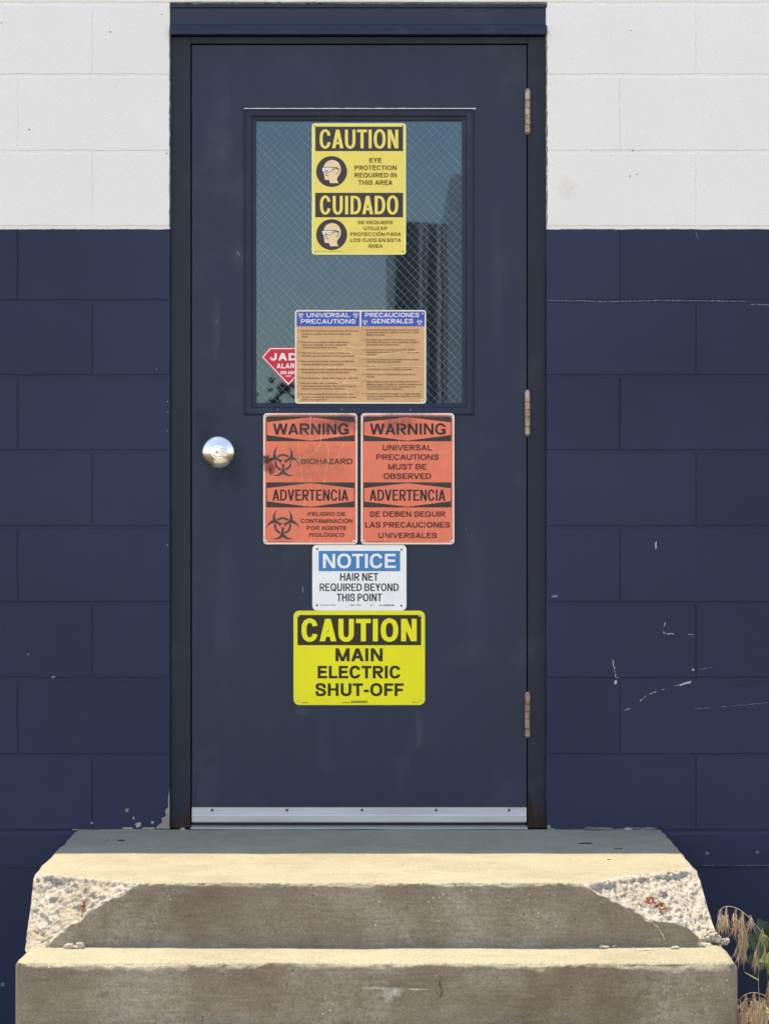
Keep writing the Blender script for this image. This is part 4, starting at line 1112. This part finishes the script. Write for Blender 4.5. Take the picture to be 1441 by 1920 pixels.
# ------------------------------------------------------------------ concrete steps
steps = empty("concrete_steps", (0, -.8, -.6), "worn concrete steps with broken corners below the door", "steps")
def fbm(p, f, octv=4, g_=.5):
    a = 1; s_ = 0; q = p * f
    for _ in range(octv): s_ += a * noise.noise(q); q = q * 2.03; a *= g_
    return s_
def lin_grid(a, b, dense, dn, co):
    """coordinates from a to b, step dn inside the dense ranges and co elsewhere"""
    out = [a]; x = a
    while x < b - 1e-6:
        d = co
        for lo, hi in dense:
            if lo - 1e-9 <= x < hi: d = dn
        nx = x + d
        for lo, hi in dense:
            if x < lo - 1e-9 < nx: nx = lo
        x = min(nx, b)
        if b - x < dn * .5: x = b
        out.append(x)
    return out
def slab(name, x0, x1, y0, y1, z0, z1, xs, ys, zs, deform, top=True):
    """box surface (top, front, sides) on a shared grid; y0 is the front"""
    idx = {}; vs = []
    def vid(i, j, k):
        key = (i, j, k)
        if key not in idx: idx[key] = len(vs); vs.append(Vector((xs[i], ys[j], zs[k])))
        return idx[key]
    fs = []; nx, ny, nz = len(xs) - 1, len(ys) - 1, len(zs) - 1
    for i in range(nx):
        for j in range(ny): fs.append((vid(i, j, nz), vid(i + 1, j, nz), vid(i + 1, j + 1, nz), vid(i, j + 1, nz)))
        for k in range(nz): fs.append((vid(i, 0, k), vid(i + 1, 0, k), vid(i + 1, 0, k + 1), vid(i, 0, k + 1)))
    for j in range(ny):
        for k in range(nz):
            fs.append((vid(0, j + 1, k), vid(0, j, k), vid(0, j, k + 1), vid(0, j + 1, k + 1)))
            fs.append((vid(nx, j, k), vid(nx, j + 1, k), vid(nx, j + 1, k + 1), vid(nx, j, k + 1)))
    chip = []; rust = []; out = []
    for v in vs:
        p, c_, r_ = deform(v); out.append(p); chip.append(c_); rust.append(r_)
    o = new_mesh(name, out, fs, m_conc, steps, smooth=True)
    for nm, dat in (("chip", chip), ("rust", rust)):
        at = o.data.attributes.new(nm, 'FLOAT', 'POINT'); at.data.foreach_set("value", dat)
    return o
def rounder(x0, x1, y0, z1, r0, rz):
    def f(p):
        """ease the top and the vertical arrises of the front"""
        wob = 1 + .8 * noise.noise(Vector((p.x * 9, p.y * 9, p.z * 9 + 4)))
        r = r0 * max(.3, wob); rp = rz
        q = Vector(p)
        # plan corners
        for sx, xe in ((-1, x0), (1, x1)):
            dx = (q.x - xe) * sx + rp; dy = (y0 + rp) - q.y
            if dx > 0 and dy > 0:
                L = math.hypot(dx, dy)
                m_ = max(dx, dy)
                if L > 1e-9:
                    s_ = m_ / L; q.x = xe - sx * rp + sx * dx * s_; q.y = y0 + rp - dy * s_
        # top arris: distance outwards to the nearest upright face
        dxl = (x0 + r) - q.x; dxr = q.x - (x1 - r); dyf = (y0 + r) - q.y
        d = Vector((max(dxl, dxr, 0) * (-1 if dxl > dxr else 1), -max(dyf, 0), max(q.z - (z1 - r), 0)))
        if d.z > 0 and (abs(d.x) > 0 or abs(d.y) > 0):
            m_ = max(abs(d.x), abs(d.y), d.z); L = d.length
            base = q - d; q = base + d * (m_ / L)
        return q
    return f
PL = (Vector((-.84, -1.10, 0)), Vector((-.572, -1.339, 0)), Vector((-.800, -1.339, -.15)))
PR = (Vector((.440, -1.339, 0)), Vector((.757, -.985, 0)), Vector((.735, -1.339, -.150)))
nL = (PL[1] - PL[0]).cross(PL[2] - PL[0]).normalized()
if nL.z < 0: nL = -nL
nR = (PR[1] - PR[0]).cross(PR[2] - PR[0]).normalized()
if nR.z < 0: nR = -nR
def px_on(x, y, d): return px(x, y, d)
dents = [(px(128, 1672, 1.27), .032, .020), (px(140, 1700, 1.30), .022, .014), (px(1180, 1665, 1.28), .03, .008), (px(1262, 1690, 1.22), .04, .008), (px(1215, 1690, 1.28), .02, .006), (px(1135, 1660, 1.31), .016, .006)]
rusts = [(px(148, 1697, 1.30), .008, .018), (px(1222, 1689, 1.27), .016, .009), (px(1236, 1697, 1.27), .014, .008), (px(1247, 1706, 1.27), .013, .006)]
rnd_a = rounder(-.84, .757, -1.339, 0.0, .012, .02)
def chipnoise(p):
    r1 = abs(fbm(p, 26, 3)); r2 = abs(fbm(p + Vector((3, 1, 2)), 62, 3))
    F = noise.voronoi(p * 48)[0]; F2 = noise.voronoi(p * 105 + Vector((5, 2, 9)))[0]
    return fbm(p, 7, 3) * .011 - (r1 - .25) * .011 - (r2 - .2) * .007 + min(.5, F[1] - F[0]) * .009 + min(.5, F2[1] - F2[0]) * .0022 + fbm(p, 210, 2) * .0018 - .003
def deform_a(v):
    p = rnd_a(v)
    if p.x > .70: p.x += .19 * (-p.z) * min(1, (p.x - .70) / .057) * min(1, max(0, (-p.y - .2) / .7))
    flatn = fbm(p, 5, 3) * .0016 + fbm(p, 60, 2) * .0004
    if v.z >= -1e-6: p.z += flatn
    if v.y <= -1.3389: p.y += flatn * .8
    nose = max(0, 1 - math.hypot(v.z, v.y + 1.339) / .016)
    if nose > 0: p += Vector((0, .0022, -.0022)) * nose * fbm(p, 85, 3) * 1.3
    c_ = 0.0; r_ = 0.0
    for P0, nn in ((PL[0], nL), (PR[0], nR)):
        if (nn.x < 0) != (p.x < 0): continue
        base = (p - P0).dot(nn)
        if base < -.05: continue
        edge = fbm(p, 9, 3) * .008 + fbm(p, 45, 3) * .0055
        if nn.x > 0:   # tongue of sound face left standing on the right
            t = px(1262, 1748, 1.339); dd = math.hypot((p.x - t.x) / .075, (p.z - t.z) / .042); edge -= .030 * max(0, 1 - dd * dd)
        d = base + edge
        if d > 0:
            pp = p - nn * base
            dep = chipnoise(pp)
            for cc, rr_, am in dents:
                q2 = (pp - cc).length_squared / (rr_ * rr_)
                dep -= am * math.exp(-q2)
            k = min(1.0, d / .010)
            p = p - nn * base * 1.0 + nn * (dep * k - .003 * k - edge * (1 - k)) if k >= 1 else p - nn * (d * .9) + nn * dep * k * .5
            c_ = max(c_, min(1.0, d / .0025))
            for cc, rx, rz_ in rusts:
                q2 = ((pp.x - cc.x) / rx) ** 2 + ((pp.z - cc.z) / rz_) ** 2
                r_ = max(r_, math.exp(-q2 * .8))
    return p, c_, r_
xs = lin_grid(-.84, .757, [(-.84, -.545), (.415, .757)], .0034, .0065)
ys = lin_grid(-1.339, .0, [(-1.339, -.93)], .0034, .04)
zs = lin_grid(-.160, 0.0, [(-.16, 0)], .0034, .01)
slab("landing", 0, 0, 0, 0, 0, 0, xs, ys, zs, deform_a)
def step_block(y0, z1, x0, x1, depth=.42, rise=.16):
    rn = rounder(x0, x1, y0, z1, .017, .035)
    def df(v):
        p = rn(v); fl = fbm(p + Vector((z1 * 9, 0, 0)), 4, 3) * .0025 + fbm(p, 55, 3) * .0009
        if v.z >= z1 - 1e-6: p.z += fl + fbm(p, 2.0, 1) * .002
        if v.y <= y0 + 1e-6: p.y += fl
        # nibbled arris
        near = max(0, 1 - math.hypot(p.z - z1, p.y - y0) / .03)
        if near > 0: p += Vector((0, .004, -.003)) * near * (fbm(p, 40, 3) + .2)
        return p, 0.0, 0.0
    xs = lin_grid(x0, x1, [(x0, x0 + .06), (x1 - .06, x1)], .004, .0065)
    ys = lin_grid(y0, y0 + depth, [(y0, y0 + .05)], .004, .014)
    zs = lin_grid(z1 - rise, z1, [(z1 - .05, z1)], .004, .012)
    return slab("step", 0, 0, 0, 0, 0, 0, xs, ys, zs, df)
step_block(-1.618, -.150, -.833, .797)
step_block(-1.900, -.300, -.835, .800)
step_block(-2.180, -.450, -.836, .802)
g = G(); g.box(-.82, .74, -1.25, -.0, -.6, -.155); g.box(-.82, .78, -1.55, -1.2, -.6, -.165); g.out("core", m_conc, steps)
# joint fillet of dirt, efflorescence, hairline cracks on the risers
def riser_mark(name, pts, w, d, mat, seed, off=.0012, amp=1.6):
    g = G(); P2 = []
    for a, b in zip(pts[:-1], pts[1:]):
        n = max(2, int(math.dist(a, b) / 4)); P2 += rag(a, b, n, amp, seed)[:n]
    P2.append(pts[-1]); q = [px(a, b, d + off) for a, b in P2]
    ws = [w * (1 + .8 * noise.noise(Vector((k * .45, seed, 1)))) / PXM for k in range(len(q))]; ws[0] = ws[-1] = .0002
    g.ribbon([(v.x, v.z) for v in q], ws, -(d + off)); g.out(name, mat, steps)
m_eff = stain_mat("lime_bloom", (.62, .60, .55), .8, 60); m_cr = flat("crack_dark", (.06, .05, .04), .95); m_cl = flat("crack_light", (.40, .37, .31), .95)
riser_mark("crack", [(826, 1830), (823, 1845), (828, 1858), (824, 1872)], 1.4, 1.618, m_cr, 4, .0035)
riser_mark("crack", [(1194, 1712), (1212, 1724), (1230, 1736), (1247, 1764)], 2.2, 1.339, m_cl, 5, .0028)
def bloom(cx, cy, rx, ry, d, mat, seed):
    o = stain(0, 0, 1, 1, 0, mat, steps, seed, "lime_bloom")
    rings = 6; n = 24; co = [px(cx, cy, d)]
    for r in range(1, rings + 1):
        for k in range(n):
            a = 2 * math.pi * k / n; q = r / rings * (1 + .7 * noise.noise(Vector((math.cos(a) * 1.5, math.sin(a) * 1.5, seed))))
            co.append(px(cx + rx * q * math.cos(a), cy - ry * q * math.sin(a), d))
    for v, c in zip(o.data.vertices, co): v.co = c - GL[steps.name]
bloom(735, 1858, 26, 9, 1.6225, m_eff, 3); bloom(700, 1853, 34, 4, 1.6228, m_eff, 4); bloom(780, 1855, 30, 2.5, 1.6231, m_eff, 5); bloom(728, 1868, 14, 14, 1.6234, m_eff, 6)

# stone set in the broken corner
def rock(name, c, r, mat, parent, seed, sq=(1, 1, 1), sub=3):
    import bmesh
    bm = bmesh.new(); bmesh.ops.create_icosphere(bm, subdivisions=sub, radius=1)
    for v in bm.verts:
        n_ = fbm(v.co + Vector((seed * 3.7, 0, 0)), 1.3, 4, .6); q = v.co * (1 + .42 * n_)
        v.co = Vector((q.x * r * sq[0], q.y * r * sq[1], q.z * r * sq[2])) + c
    bm.verts.index_update()
    o = new_mesh(name, [v.co.copy() for v in bm.verts], [tuple(v.index for v in f.verts) for f in bm.faces], mat, parent); bm.free(); return o
m_stone = flat("grey_river_stone", (.27, .255, .225), .8, var=.15)
def on_plane(x, y, P0, nn):
    o = Vector((0, -D, ZC)); t = (px(x, y, 0) - o); k = (P0 - o).dot(nn) / t.dot(nn); return o + t * k
rock("embedded_stone", on_plane(1241, 1674, PR[0], nR) - nR * .004, .0125, m_stone, steps, 3, (1, 1, 1))
m_lump = M("broken_lump"); lc = m_lump.mix(m_lump.rng(m_lump.noise(90, 5, .7), .35, .65), (.26, .235, .20), (.50, .46, .40)); m_lump.set("Base Color", lc).set("Roughness", .95); m_lump.bump(m_lump.noise(400, 4, .7), .002, .9); m_lump = m_lump.m
c = px(1352, 1763, 1.28)
for k, (dx, dy, r) in enumerate([(-16, -6, .014), (-6, 0, .011), (4, 4, .008), (11, 3, .007), (-24, -2, .014)]):
    rock("clinging_lump", px(1350 + dx, 1762 + dy, 1.285), r, m_lump, steps, 10 + k)

# loose rubble on the lower step and landing
def crumb(pts, label, name="concrete_crumb", grp="concrete crumbs lying on the steps", mat=m_lump):
    x, y, d, r, sq, seed = pts[0]
    zf = -.15 if d > 1.34 else 0.0
    base = px(x, y, d); base.z = zf
    e_ = empty(name, base, label, "rubble" if mat != m_leafb else "dead leaf", grp)
    for (x, y, d, r, sq, seed) in pts:
        c = px(x, y, d); c.z = zf + r * sq[2] * .6
        rock("fragment", c, r, mat, e_, seed, sq, 2)
m_leafb = flat("brown_leaf_bit", (.05, .035, .025), .9, var=.3)
crumb([(130, 1773, 1.365, .011, (1.1, .8, .7), 1), (150, 1772, 1.36, .011, (1, .8, .95), 2), (141, 1774, 1.368, .007, (1.1, .8, .6), 4)], "pale lumpy chunk of rubble below the broken left corner")
crumb([(1131, 1772, 1.36, .010, (1.2, .8, .45), 5)], "flat grey chip lying against the upper riser, right of centre", grp="loose chips lying on the lower step")
crumb([(1150, 1770, 1.35, .007, (.9, .8, .6), 6)], "small rounded chip just right of the flat grey chip", grp="loose chips lying on the lower step")
crumb([(1205, 1777, 1.40, .014, (1.7, .8, .12), 7)], "thin flake of concrete lying out on the tread", grp="loose chips lying on the lower step")
crumb([(1222, 1773, 1.38, .010, (1.6, .8, .15), 8)], "thin pale flake right behind the larger flake", grp="loose chips lying on the lower step")
crumb([(1264, 1772, 1.37, .009, (1.2, .8, .45), 9)], "chip at the foot of the broken right corner", grp="loose chips lying on the lower step")
crumb([(1216, 1781, 1.45, .005, (1.2, .8, .4), 10)], "tiny dark chip in front of the thin flakes", grp="loose chips lying on the lower step")
crumb([(227, 1577, .33, .007, (1.4, .8, .35), 12)], "dark leaf scrap on the shaded left of the landing", "leaf_scrap", "scraps of dead leaf on the landing", m_leafb)
crumb([(1096, 1581, .40, .012, (1.7, .7, .15), 13)], "long dark leaf scrap on the shaded right of the landing", "leaf_scrap", "scraps of dead leaf on the landing", m_leafb)
crumb([(1158, 1593, .54, .008, (1.6, .7, .15), 14)], "short dark leaf scrap near the shadow line, far right of the landing", "leaf_scrap", "scraps of dead leaf on the landing", m_leafb)
crumb([(1140, 1613, .82, .004, (1.4, .8, .4), 15)], "tiny dark speck on the sunlit right of the landing", "leaf_scrap", "scraps of dead leaf on the landing", m_leafb)
crumb([(205, 1576, .32, .006, (2.2, .8, .2), 16)], "pale paint flake on the shaded left of the landing", grp="pale flakes lying on the landing")
crumb([(918, 1586, .46, .004, (2.2, .8, .3), 17)], "pale flake in the middle of the shaded landing", grp="pale flakes lying on the landing")
crumb([(342, 1551, .035, .006, (1.2, .8, .9), 18)], "pale crumb at the foot of the left door jamb", grp="pale flakes lying on the landing")
# crumbling bedding along the back edge of the landing
rr = random.Random(5); m_bed = flat("crumbly_bedding", (.20, .185, .16), .95, var=.4, bump=.003)
for k in range(60):
    t = rr.random(); X = (1100 + 120 * t) if k < 34 else ((1030 + 90 * t) if k < 46 else (125 + 60 * t))
    r = rr.uniform(.003, .010) if k < 34 else rr.uniform(.0015, .004)
    c = Vector((xpx(X), -rr.uniform(.006, .03), r * .35)); rock("bedding_lump", c, r, m_bed if k % 9 else m_lump, steps, 40 + k, (1.7, 1, .42), 2)

# ------------------------------------------------------------------ plants at the right of the steps
m_straw = M("dry_straw"); sn = m_straw.noise(35, 4, .6); m_straw.set("Base Color", m_straw.mix(m_straw.rng(sn, .35, .65), (.52, .38, .23), (.74, .61, .41))).set("Roughness", .7)
m_straw = m_straw.m
m_purp = flat("reddish_straw", (.52, .33, .22), .7, var=.3); m_gst = flat("greenish_straw", (.34, .36, .14), .7, var=.25)
m_leaf = M("bright_leaf"); ln = m_leaf.noise(60, 4, .6); m_leaf.set("Base Color", m_leaf.mix(m_leaf.rng(ln, .35, .65), (.09, .20, .015), (.15, .30, .03))).set("Roughness", .5)
tl = m_leaf.n.new("ShaderNodeBsdfTranslucent"); tl.inputs[0].default_value = (.25, .45, .04, 1); mx = m_leaf.n.new("ShaderNodeMixShader"); mx.inputs[0].default_value = .35
m_leaf.l.new(m_leaf.b.outputs[0], mx.inputs[1]); m_leaf.l.new(tl.outputs[0], mx.inputs[2]); m_leaf.l.new(mx.outputs[0], m_leaf.n["Material Output"].inputs[0]); m_leaf = m_leaf.m
m_dleaf = flat("dark_leaf", (.045, .085, .03), .55, var=.25)
PDEP = 1.12
def bez(pts, n=18):
    """Catmull-Rom through pixel points, all at plant depth (z given per point as extra depth)"""
    P_ = [Vector(px(p[0], p[1], PDEP + (p[2] if len(p) > 2 else 0))) for p in pts]; out = []
    Q = [P_[0]] + P_ + [P_[-1]]
    for i in range(1, len(Q) - 2):
        for k in range(n):
            t = k / n; a, b, c, d = Q[i - 1], Q[i], Q[i + 1], Q[i + 2]
            out.append(.5 * ((2 * b) + (c - a) * t + (2 * a - 5 * b + 4 * c - d) * t * t + (3 * b - a - 3 * c + d) * t ** 3))
    out.append(P_[-1]); return out
def spikelet(g, base, d, L, w, rr):
    """a drooping brome spikelet: overlapping pointed bracts ending in long awns"""
    d = d.normalized(); side = d.cross(Vector((rr.uniform(-1, 1), rr.uniform(-1, 1), .2))).normalized()
    for k in range(6):
        s_ = base + d * (L * .10 * k); a = (k % 2 * 2 - 1) * (.16 + .05 * k); dd = (d + side * a * rr.uniform(.6, 1.3)).normalized()
        nn = dd.cross(side).normalized(); ll = L * rr.uniform(.42, .6); ww = w * rr.uniform(.7, 1.1)
        sd = nn.cross(dd).normalized()
        v = [s_, s_ + dd * ll * .4 + sd * ww, s_ + dd * ll, s_ + dd * ll * .4 - sd * ww, s_ + dd * ll * .4 + nn * ww * .8, s_ + dd * ll * .4 - nn * ww * .8]
        g.add(v, [(0, 1, 4), (1, 2, 4), (2, 3, 4), (3, 0, 4), (1, 0, 5), (2, 1, 5), (3, 2, 5), (0, 3, 5)])
        e = s_ + dd * ll; tip = e + (dd + Vector((rr.uniform(-.25, .25), rr.uniform(-.25, .25), rr.uniform(-.35, .05)))).normalized() * L * rr.uniform(.4, .7)
        g.tube([s_ + dd * ll * .85, (e + tip) / 2 + Vector((0, 0, -.001)), tip], [.00045, .0003, .00012], 3)
def grass_plant(name, label, stem_pts, heads, seed, smat=m_purp, group="dry drooping grasses beside the steps", r0=.0011):
    rr = random.Random(seed)
    base = px(stem_pts[-1][0], stem_pts[-1][1], PDEP); base.z = -.6
    p = empty(name, base, label, "grass plant", group)
    g = G(); C_ = bez(stem_pts, 10); C_.append(Vector((C_[-1].x + .02, C_[-1].y, -.61)))
    g.tube(C_, [.0005 + (r0 - .0005) * i / len(C_) for i in range(len(C_))], 5); g.out("stem", smat, p, smooth=True)
    for (hx, hy, L, n, spread, mat) in heads:
        g = G(); top = px(hx, hy, PDEP)
        near = min(C_, key=lambda q: (q - top).length)
        for k in range(n):
            t = k / max(1, n - 1)
            b = top + Vector((rr.uniform(-1, 1) * spread, rr.uniform(-1, 1) * spread, -abs(rr.gauss(0, 1)) * spread * 1.0 - t * L * .9))
            st = near.lerp(top, .6)
            g.tube([near, (near + b) / 2 + Vector((rr.uniform(-.003, .003), 0, .004)), b], [.0004, .0003, .0003], 3)
            spikelet(g, b, Vector((rr.uniform(-.22, .22), rr.uniform(-.2, .2), -1)), .028, .0021, rr)
        g.out("seed_head", mat, p)
    return p
grass_plant("brome_grass", "dry arching brome grass whose tan seed heads hang beside the broken corner",
    [(1343, 1722), (1347, 1708), (1358, 1700), (1374, 1701), (1388, 1708), (1404, 1722), (1425, 1746), (1445, 1770), (1462, 1830)],
    [(1350, 1707, .030, 9, .004, m_straw), (1361, 1703, .034, 11, .004, m_straw), (1376, 1707, .036, 10, .004, m_purp), (1388, 1713, .090, 38, .007, m_straw), (1394, 1735, .06, 14, .006, m_purp), (1406, 1716, .004, 3, .002, m_straw)], 3)
grass_plant("brome_grass", "straight grass stalk with one greenish ear right of the hanging tan heads",
    [(1429, 1740), (1424, 1752), (1421, 1768), (1421, 1800), (1420, 1840), (1422, 1880)], [(1427, 1741, .012, 4, .0015, m_gst)], 5, m_gst)
grass_plant("brome_grass", "short dim grass heads low between the green ear and the frame edge",
    [(1418, 1775), (1430, 1757), (1440, 1762), (1452, 1800)], [(1417, 1778, .02, 5, .004, m_purp), (1432, 1768, .03, 5, .003, m_purp)], 7)
grass_plant("brome_grass", "reddish arched grass stem over the straw clump at the lower right corner",
    [(1386, 1874), (1394, 1866), (1410, 1861), (1428, 1865), (1441, 1874), (1455, 1900)], [(1398, 1866, .04, 8, .005, m_straw), (1412, 1864, .06, 12, .006, m_straw), (1432, 1872, .03, 4, .004, m_gst)], 9)
grass_plant("brome_grass", "dry grass head at the right edge above the lower straw clump",
    [(1438, 1850), (1442, 1838), (1450, 1850), (1456, 1900)], [(1439, 1838, .05, 8, .003, m_purp)], 11)
# straw clump
rr = random.Random(21); e_ = empty("straw_clump", px(1408, 2000, PDEP - .1) * 1.0, "thick clump of dry straw blades in the lower right corner", "grass clump"); 
g = G()
for k in range(85):
    X = rr.uniform(1386, 1450); dd = PDEP + rr.uniform(-.25, .12); a = px(X + rr.uniform(-8, 8), 1990, dd); a.z = -.6
    top = px(X + rr.uniform(-14, 14), rr.uniform(1872, 1915), dd); mid = (a + top) / 2 + Vector((rr.uniform(-.01, .01), 0, 0)); 
    g.tube([a, mid, top, top + Vector((rr.uniform(-.02, .02), 0, rr.uniform(-.02, .004)))], [.0012, .0014, .0009, .0002], 4)
g.out("blades", m_straw, e_)
g = G()
for k in range(30):
    X = rr.uniform(1384, 1450); dd = PDEP + rr.uniform(-.2, .1); b = px(X, rr.uniform(1868, 1900), dd); spikelet(g, b, Vector((rr.uniform(-.2, .2), 0, -1)), .03, .0016, rr)
g.out("seed_head", m_straw, e_)
# broken pale stalk
g = G(); g.tube([px(1394, 1823, PDEP), px(1408, 1831, PDEP), px(1421, 1838.5, PDEP)], [.0014, .0019, .0021], 6)
tag(g.out("broken_stalk", m_gst), "short pale broken stalk sticking out left from the green grass stalk", "stalk")
# serrated weed
def serrated(g, pts, stemless=True):
    g.add(pts, [tuple(range(len(pts)))])
def leaf(name, base, tip, width, nteeth, mat, parent, up, depth=0.0, curl=.01):
    """toothed leaf blade folded along its rib"""
    b = px(*base, PDEP + depth); t = px(*tip, PDEP + depth); ax = t - b; L = ax.length; ax.normalize(); sd = ax.cross(Vector(up)).normalized(); nn = sd.cross(ax).normalized()
    rib = []; Lf = []; Rt = []; n = nteeth * 2
    for i in range(n + 1):
        s_ = i / n; w = width * math.sin(math.pi * min(1, s_ ** .75 * .97 + .03)) * (1.10 if i % 2 else .90) + (.0004 if i == n else 0); c = b + ax * L * s_ + nn * curl * math.sin(s_ * 3)
        sh = ax * (.35 * L / n if i % 2 else -.1 * L / n)
        rib.append(c); Lf.append(c + sd * w + nn * w * .3 + sh); Rt.append(c - sd * w + nn * w * .3 + sh)
    vs = rib + Lf + Rt; m_ = n + 1
    fs = [(i, i + 1, m_ + i + 1, m_ + i) for i in range(n)] + [(i + 1, i, 2 * m_ + i, 2 * m_ + i + 1) for i in range(n)]
    gg = G(); gg.add(vs, fs); return gg.out(name, mat, parent)
wb = px(1465, 1960, PDEP); wb.z = -.6
weed = empty("broadleaf_weed", wb, "bright green weed with toothed leaves at the right edge of the frame", "weed")
g = G(); g.tube([wb, px(1462, 1900, PDEP), px(1458, 1830, PDEP), px(1455, 1795, PDEP)], [.003, .003, .002, .001], 6); g.out("stem", m_gst, weed, True)
leaf("leaf", (1462, 1812), (1419, 1803), .026, 9, m_leaf, weed, (0.1, -.7, .9), -.02)
leaf("leaf", (1462, 1830), (1440, 1792), .022, 8, m_leaf, weed, (-.3, -1, .3), .02)
leaf("leaf", (1460, 1850), (1500, 1840), .02, 8, m_leaf, weed, (.2, -.8, .6), 0)
leaf("leaf", (1452, 1905), (1426, 1886), .006, 4, m_gst, weed, (0, -.8, .6), 0)
leaf("leaf", (1452, 1905), (1424, 1897), .005, 4, m_gst, weed, (0, -.8, .6), .01)
leaf("leaf", (1450, 1905), (1432, 1916), .005, 4, m_gst, weed, (0, -.8, .6), .02)
wb2 = px(1440, 1900, .35); wb2.z = -.6
weed2 = empty("broadleaf_weed", wb2, "dark green weed in the wall's shade behind the hanging grass heads", "weed")
g = G(); g.tube([wb2, px(1438, 1850, .40), px(1432, 1780, .42)], [.003, .003, .0015], 6); g.out("stem", m_dleaf, weed2, True)
for (b, t, w, dd) in (((1432, 1790), (1400, 1752), .03, -.70), ((1440, 1780), (1418, 1722), .035, -.72), ((1445, 1770), (1475, 1735), .035, -.70), ((1436, 1810), (1392, 1800), .028, -.68), ((1425, 1800), (1382, 1742), .022, -.74), ((1450, 1800), (1485, 1790), .03, -.7)):
    leaf("leaf", b, t, w, 7, m_dleaf, weed2, (0.1, -.8, .6), dd)

# ------------------------------------------------------------------ what stands behind the camera and shows in the glass and the knob
def back(x, y, Y):        # pixel seen in the mirror -> x, z at distance Y out from the wall
    k = (D + Y) / (PXM * D); return (x - 720) * k, ZC + (960 - y) * k
m_shed = flat("weathered_grey_sheet", (.22, .225, .23), .6, var=.2); m_rib = flat("pale_rib", (.9, .88, .84), .6); m_tow = flat("pale_grey_sheet", (.93, .91, .87), .6, var=.1)
YB = 26.0
xa, zt_ = back(728, 420, YB); xb, _ = back(900, 420, YB)
shed = empty("metal_shed", (xa + 5, -YB - 3, -.6), "dark ribbed metal shed reflected in the right of the door glass", "shed")
g = G(); g.box(xa, xa + 9, -YB - 6, -YB, -.6, zt_); g.out("wall", m_shed, shed)
for p, w in ((728, 13), (783, 7), (794, 4), (818, 8), (831, 4), (838, 7)):
    x, _ = back(p, 0, YB); w2 = w * (D + YB) / (PXM * D); g = G(); g.box(x, x + w2, -YB, -YB + .08, -.6, zt_ - .02); g.out("rib", m_rib, shed)
xc, zc = back(847, 322, YB - 1)
tower = empty("silo_building", (xc + 2, -YB, -.6), "tall pale sheet-metal building reflected at the right edge of the door glass", "building")
g = G(); g.box(xc, xc + 4, -YB - 5, -YB + 1.0, -.6, zc, .03); g.out("wall", m_tow, tower)
for k in range(14):
    g = G(); g.box(xc + .12 + k * .28, xc + .16 + k * .28, -YB + 1.0, -YB + 1.03, -.6, zc - .03); g.out("rib", m_rib, tower)
g = G(); g.box(2.6, 9.5, -20, -13, -.6, 7.5, .02); wbx = g.out("wall", flat("white_cladding", (.78, .78, .76), .6))
wt = empty("white_building", (6, -16, -.6), "large white building out in the yard, reflected in the upper right of the door knob", "building"); wbx.parent = wt
wbx.data.transform(Matrix.Translation((-6, 16, .6)))
g = G()
for k in range(8): g.box(2.59, 2.6, -19.8 + k * .85, -19.76 + k * .85, -.6, 7.4)
o = g.out("cladding_joint", m_rib); o.parent = wt; o.data.transform(Matrix.Translation((-6, 16, .6)))
# low shrubs along the yard, mirrored at the bottom of the glass
m_hdg = flat("far_foliage", (.05, .085, .03), .8, var=.4)
for k, (p, q, w) in enumerate(((505, 695, 1.1), (560, 718, 1.2), (610, 725, 1.0), (655, 712, .9), (700, 720, 1.0))):
    x, z = back(p, q, 27); rr = random.Random(k); 
    sh = empty("shrub", (x, -27, -.6), ["tall leafy shrub reflected at the lower left of the door glass", "rounded shrub second from the left in the glass reflection", "middle shrub of the reflected row", "shrub reflected just left of the shed", "shrub reflected against the shed's edge"][k], "shrub", "shrubs across the yard")
    g = G()
    for j in range(700):
        a = rr.uniform(0, 6.28); u = rr.uniform(-1, 1); r_ = rr.random() ** .4; hh = (z + .6)
        c = Vector((x + math.cos(a) * math.sqrt(1 - u * u) * r_ * w * .6, -27 + math.sin(a) * math.sqrt(1 - u * u) * r_ * w * .6, -.6 + hh * (.5 + .5 * u * r_)))
        d1 = Vector((rr.uniform(-1, 1), rr.uniform(-1, 1), rr.uniform(-1, 1))).normalized() * .07; d2 = d1.cross(Vector((rr.uniform(-1, 1), rr.uniform(-1, 1), 1))).normalized() * .04
        g.add([c - d1, c + d2, c + d1, c - d2], [(0, 1, 2, 3)])
    g.out("foliage", m_hdg, sh)
    g = G(); g.tube([(x, -27, -.62), (x, -27, z * .6)], [.05, .02], 6); g.out("trunk", m_leafb, sh)
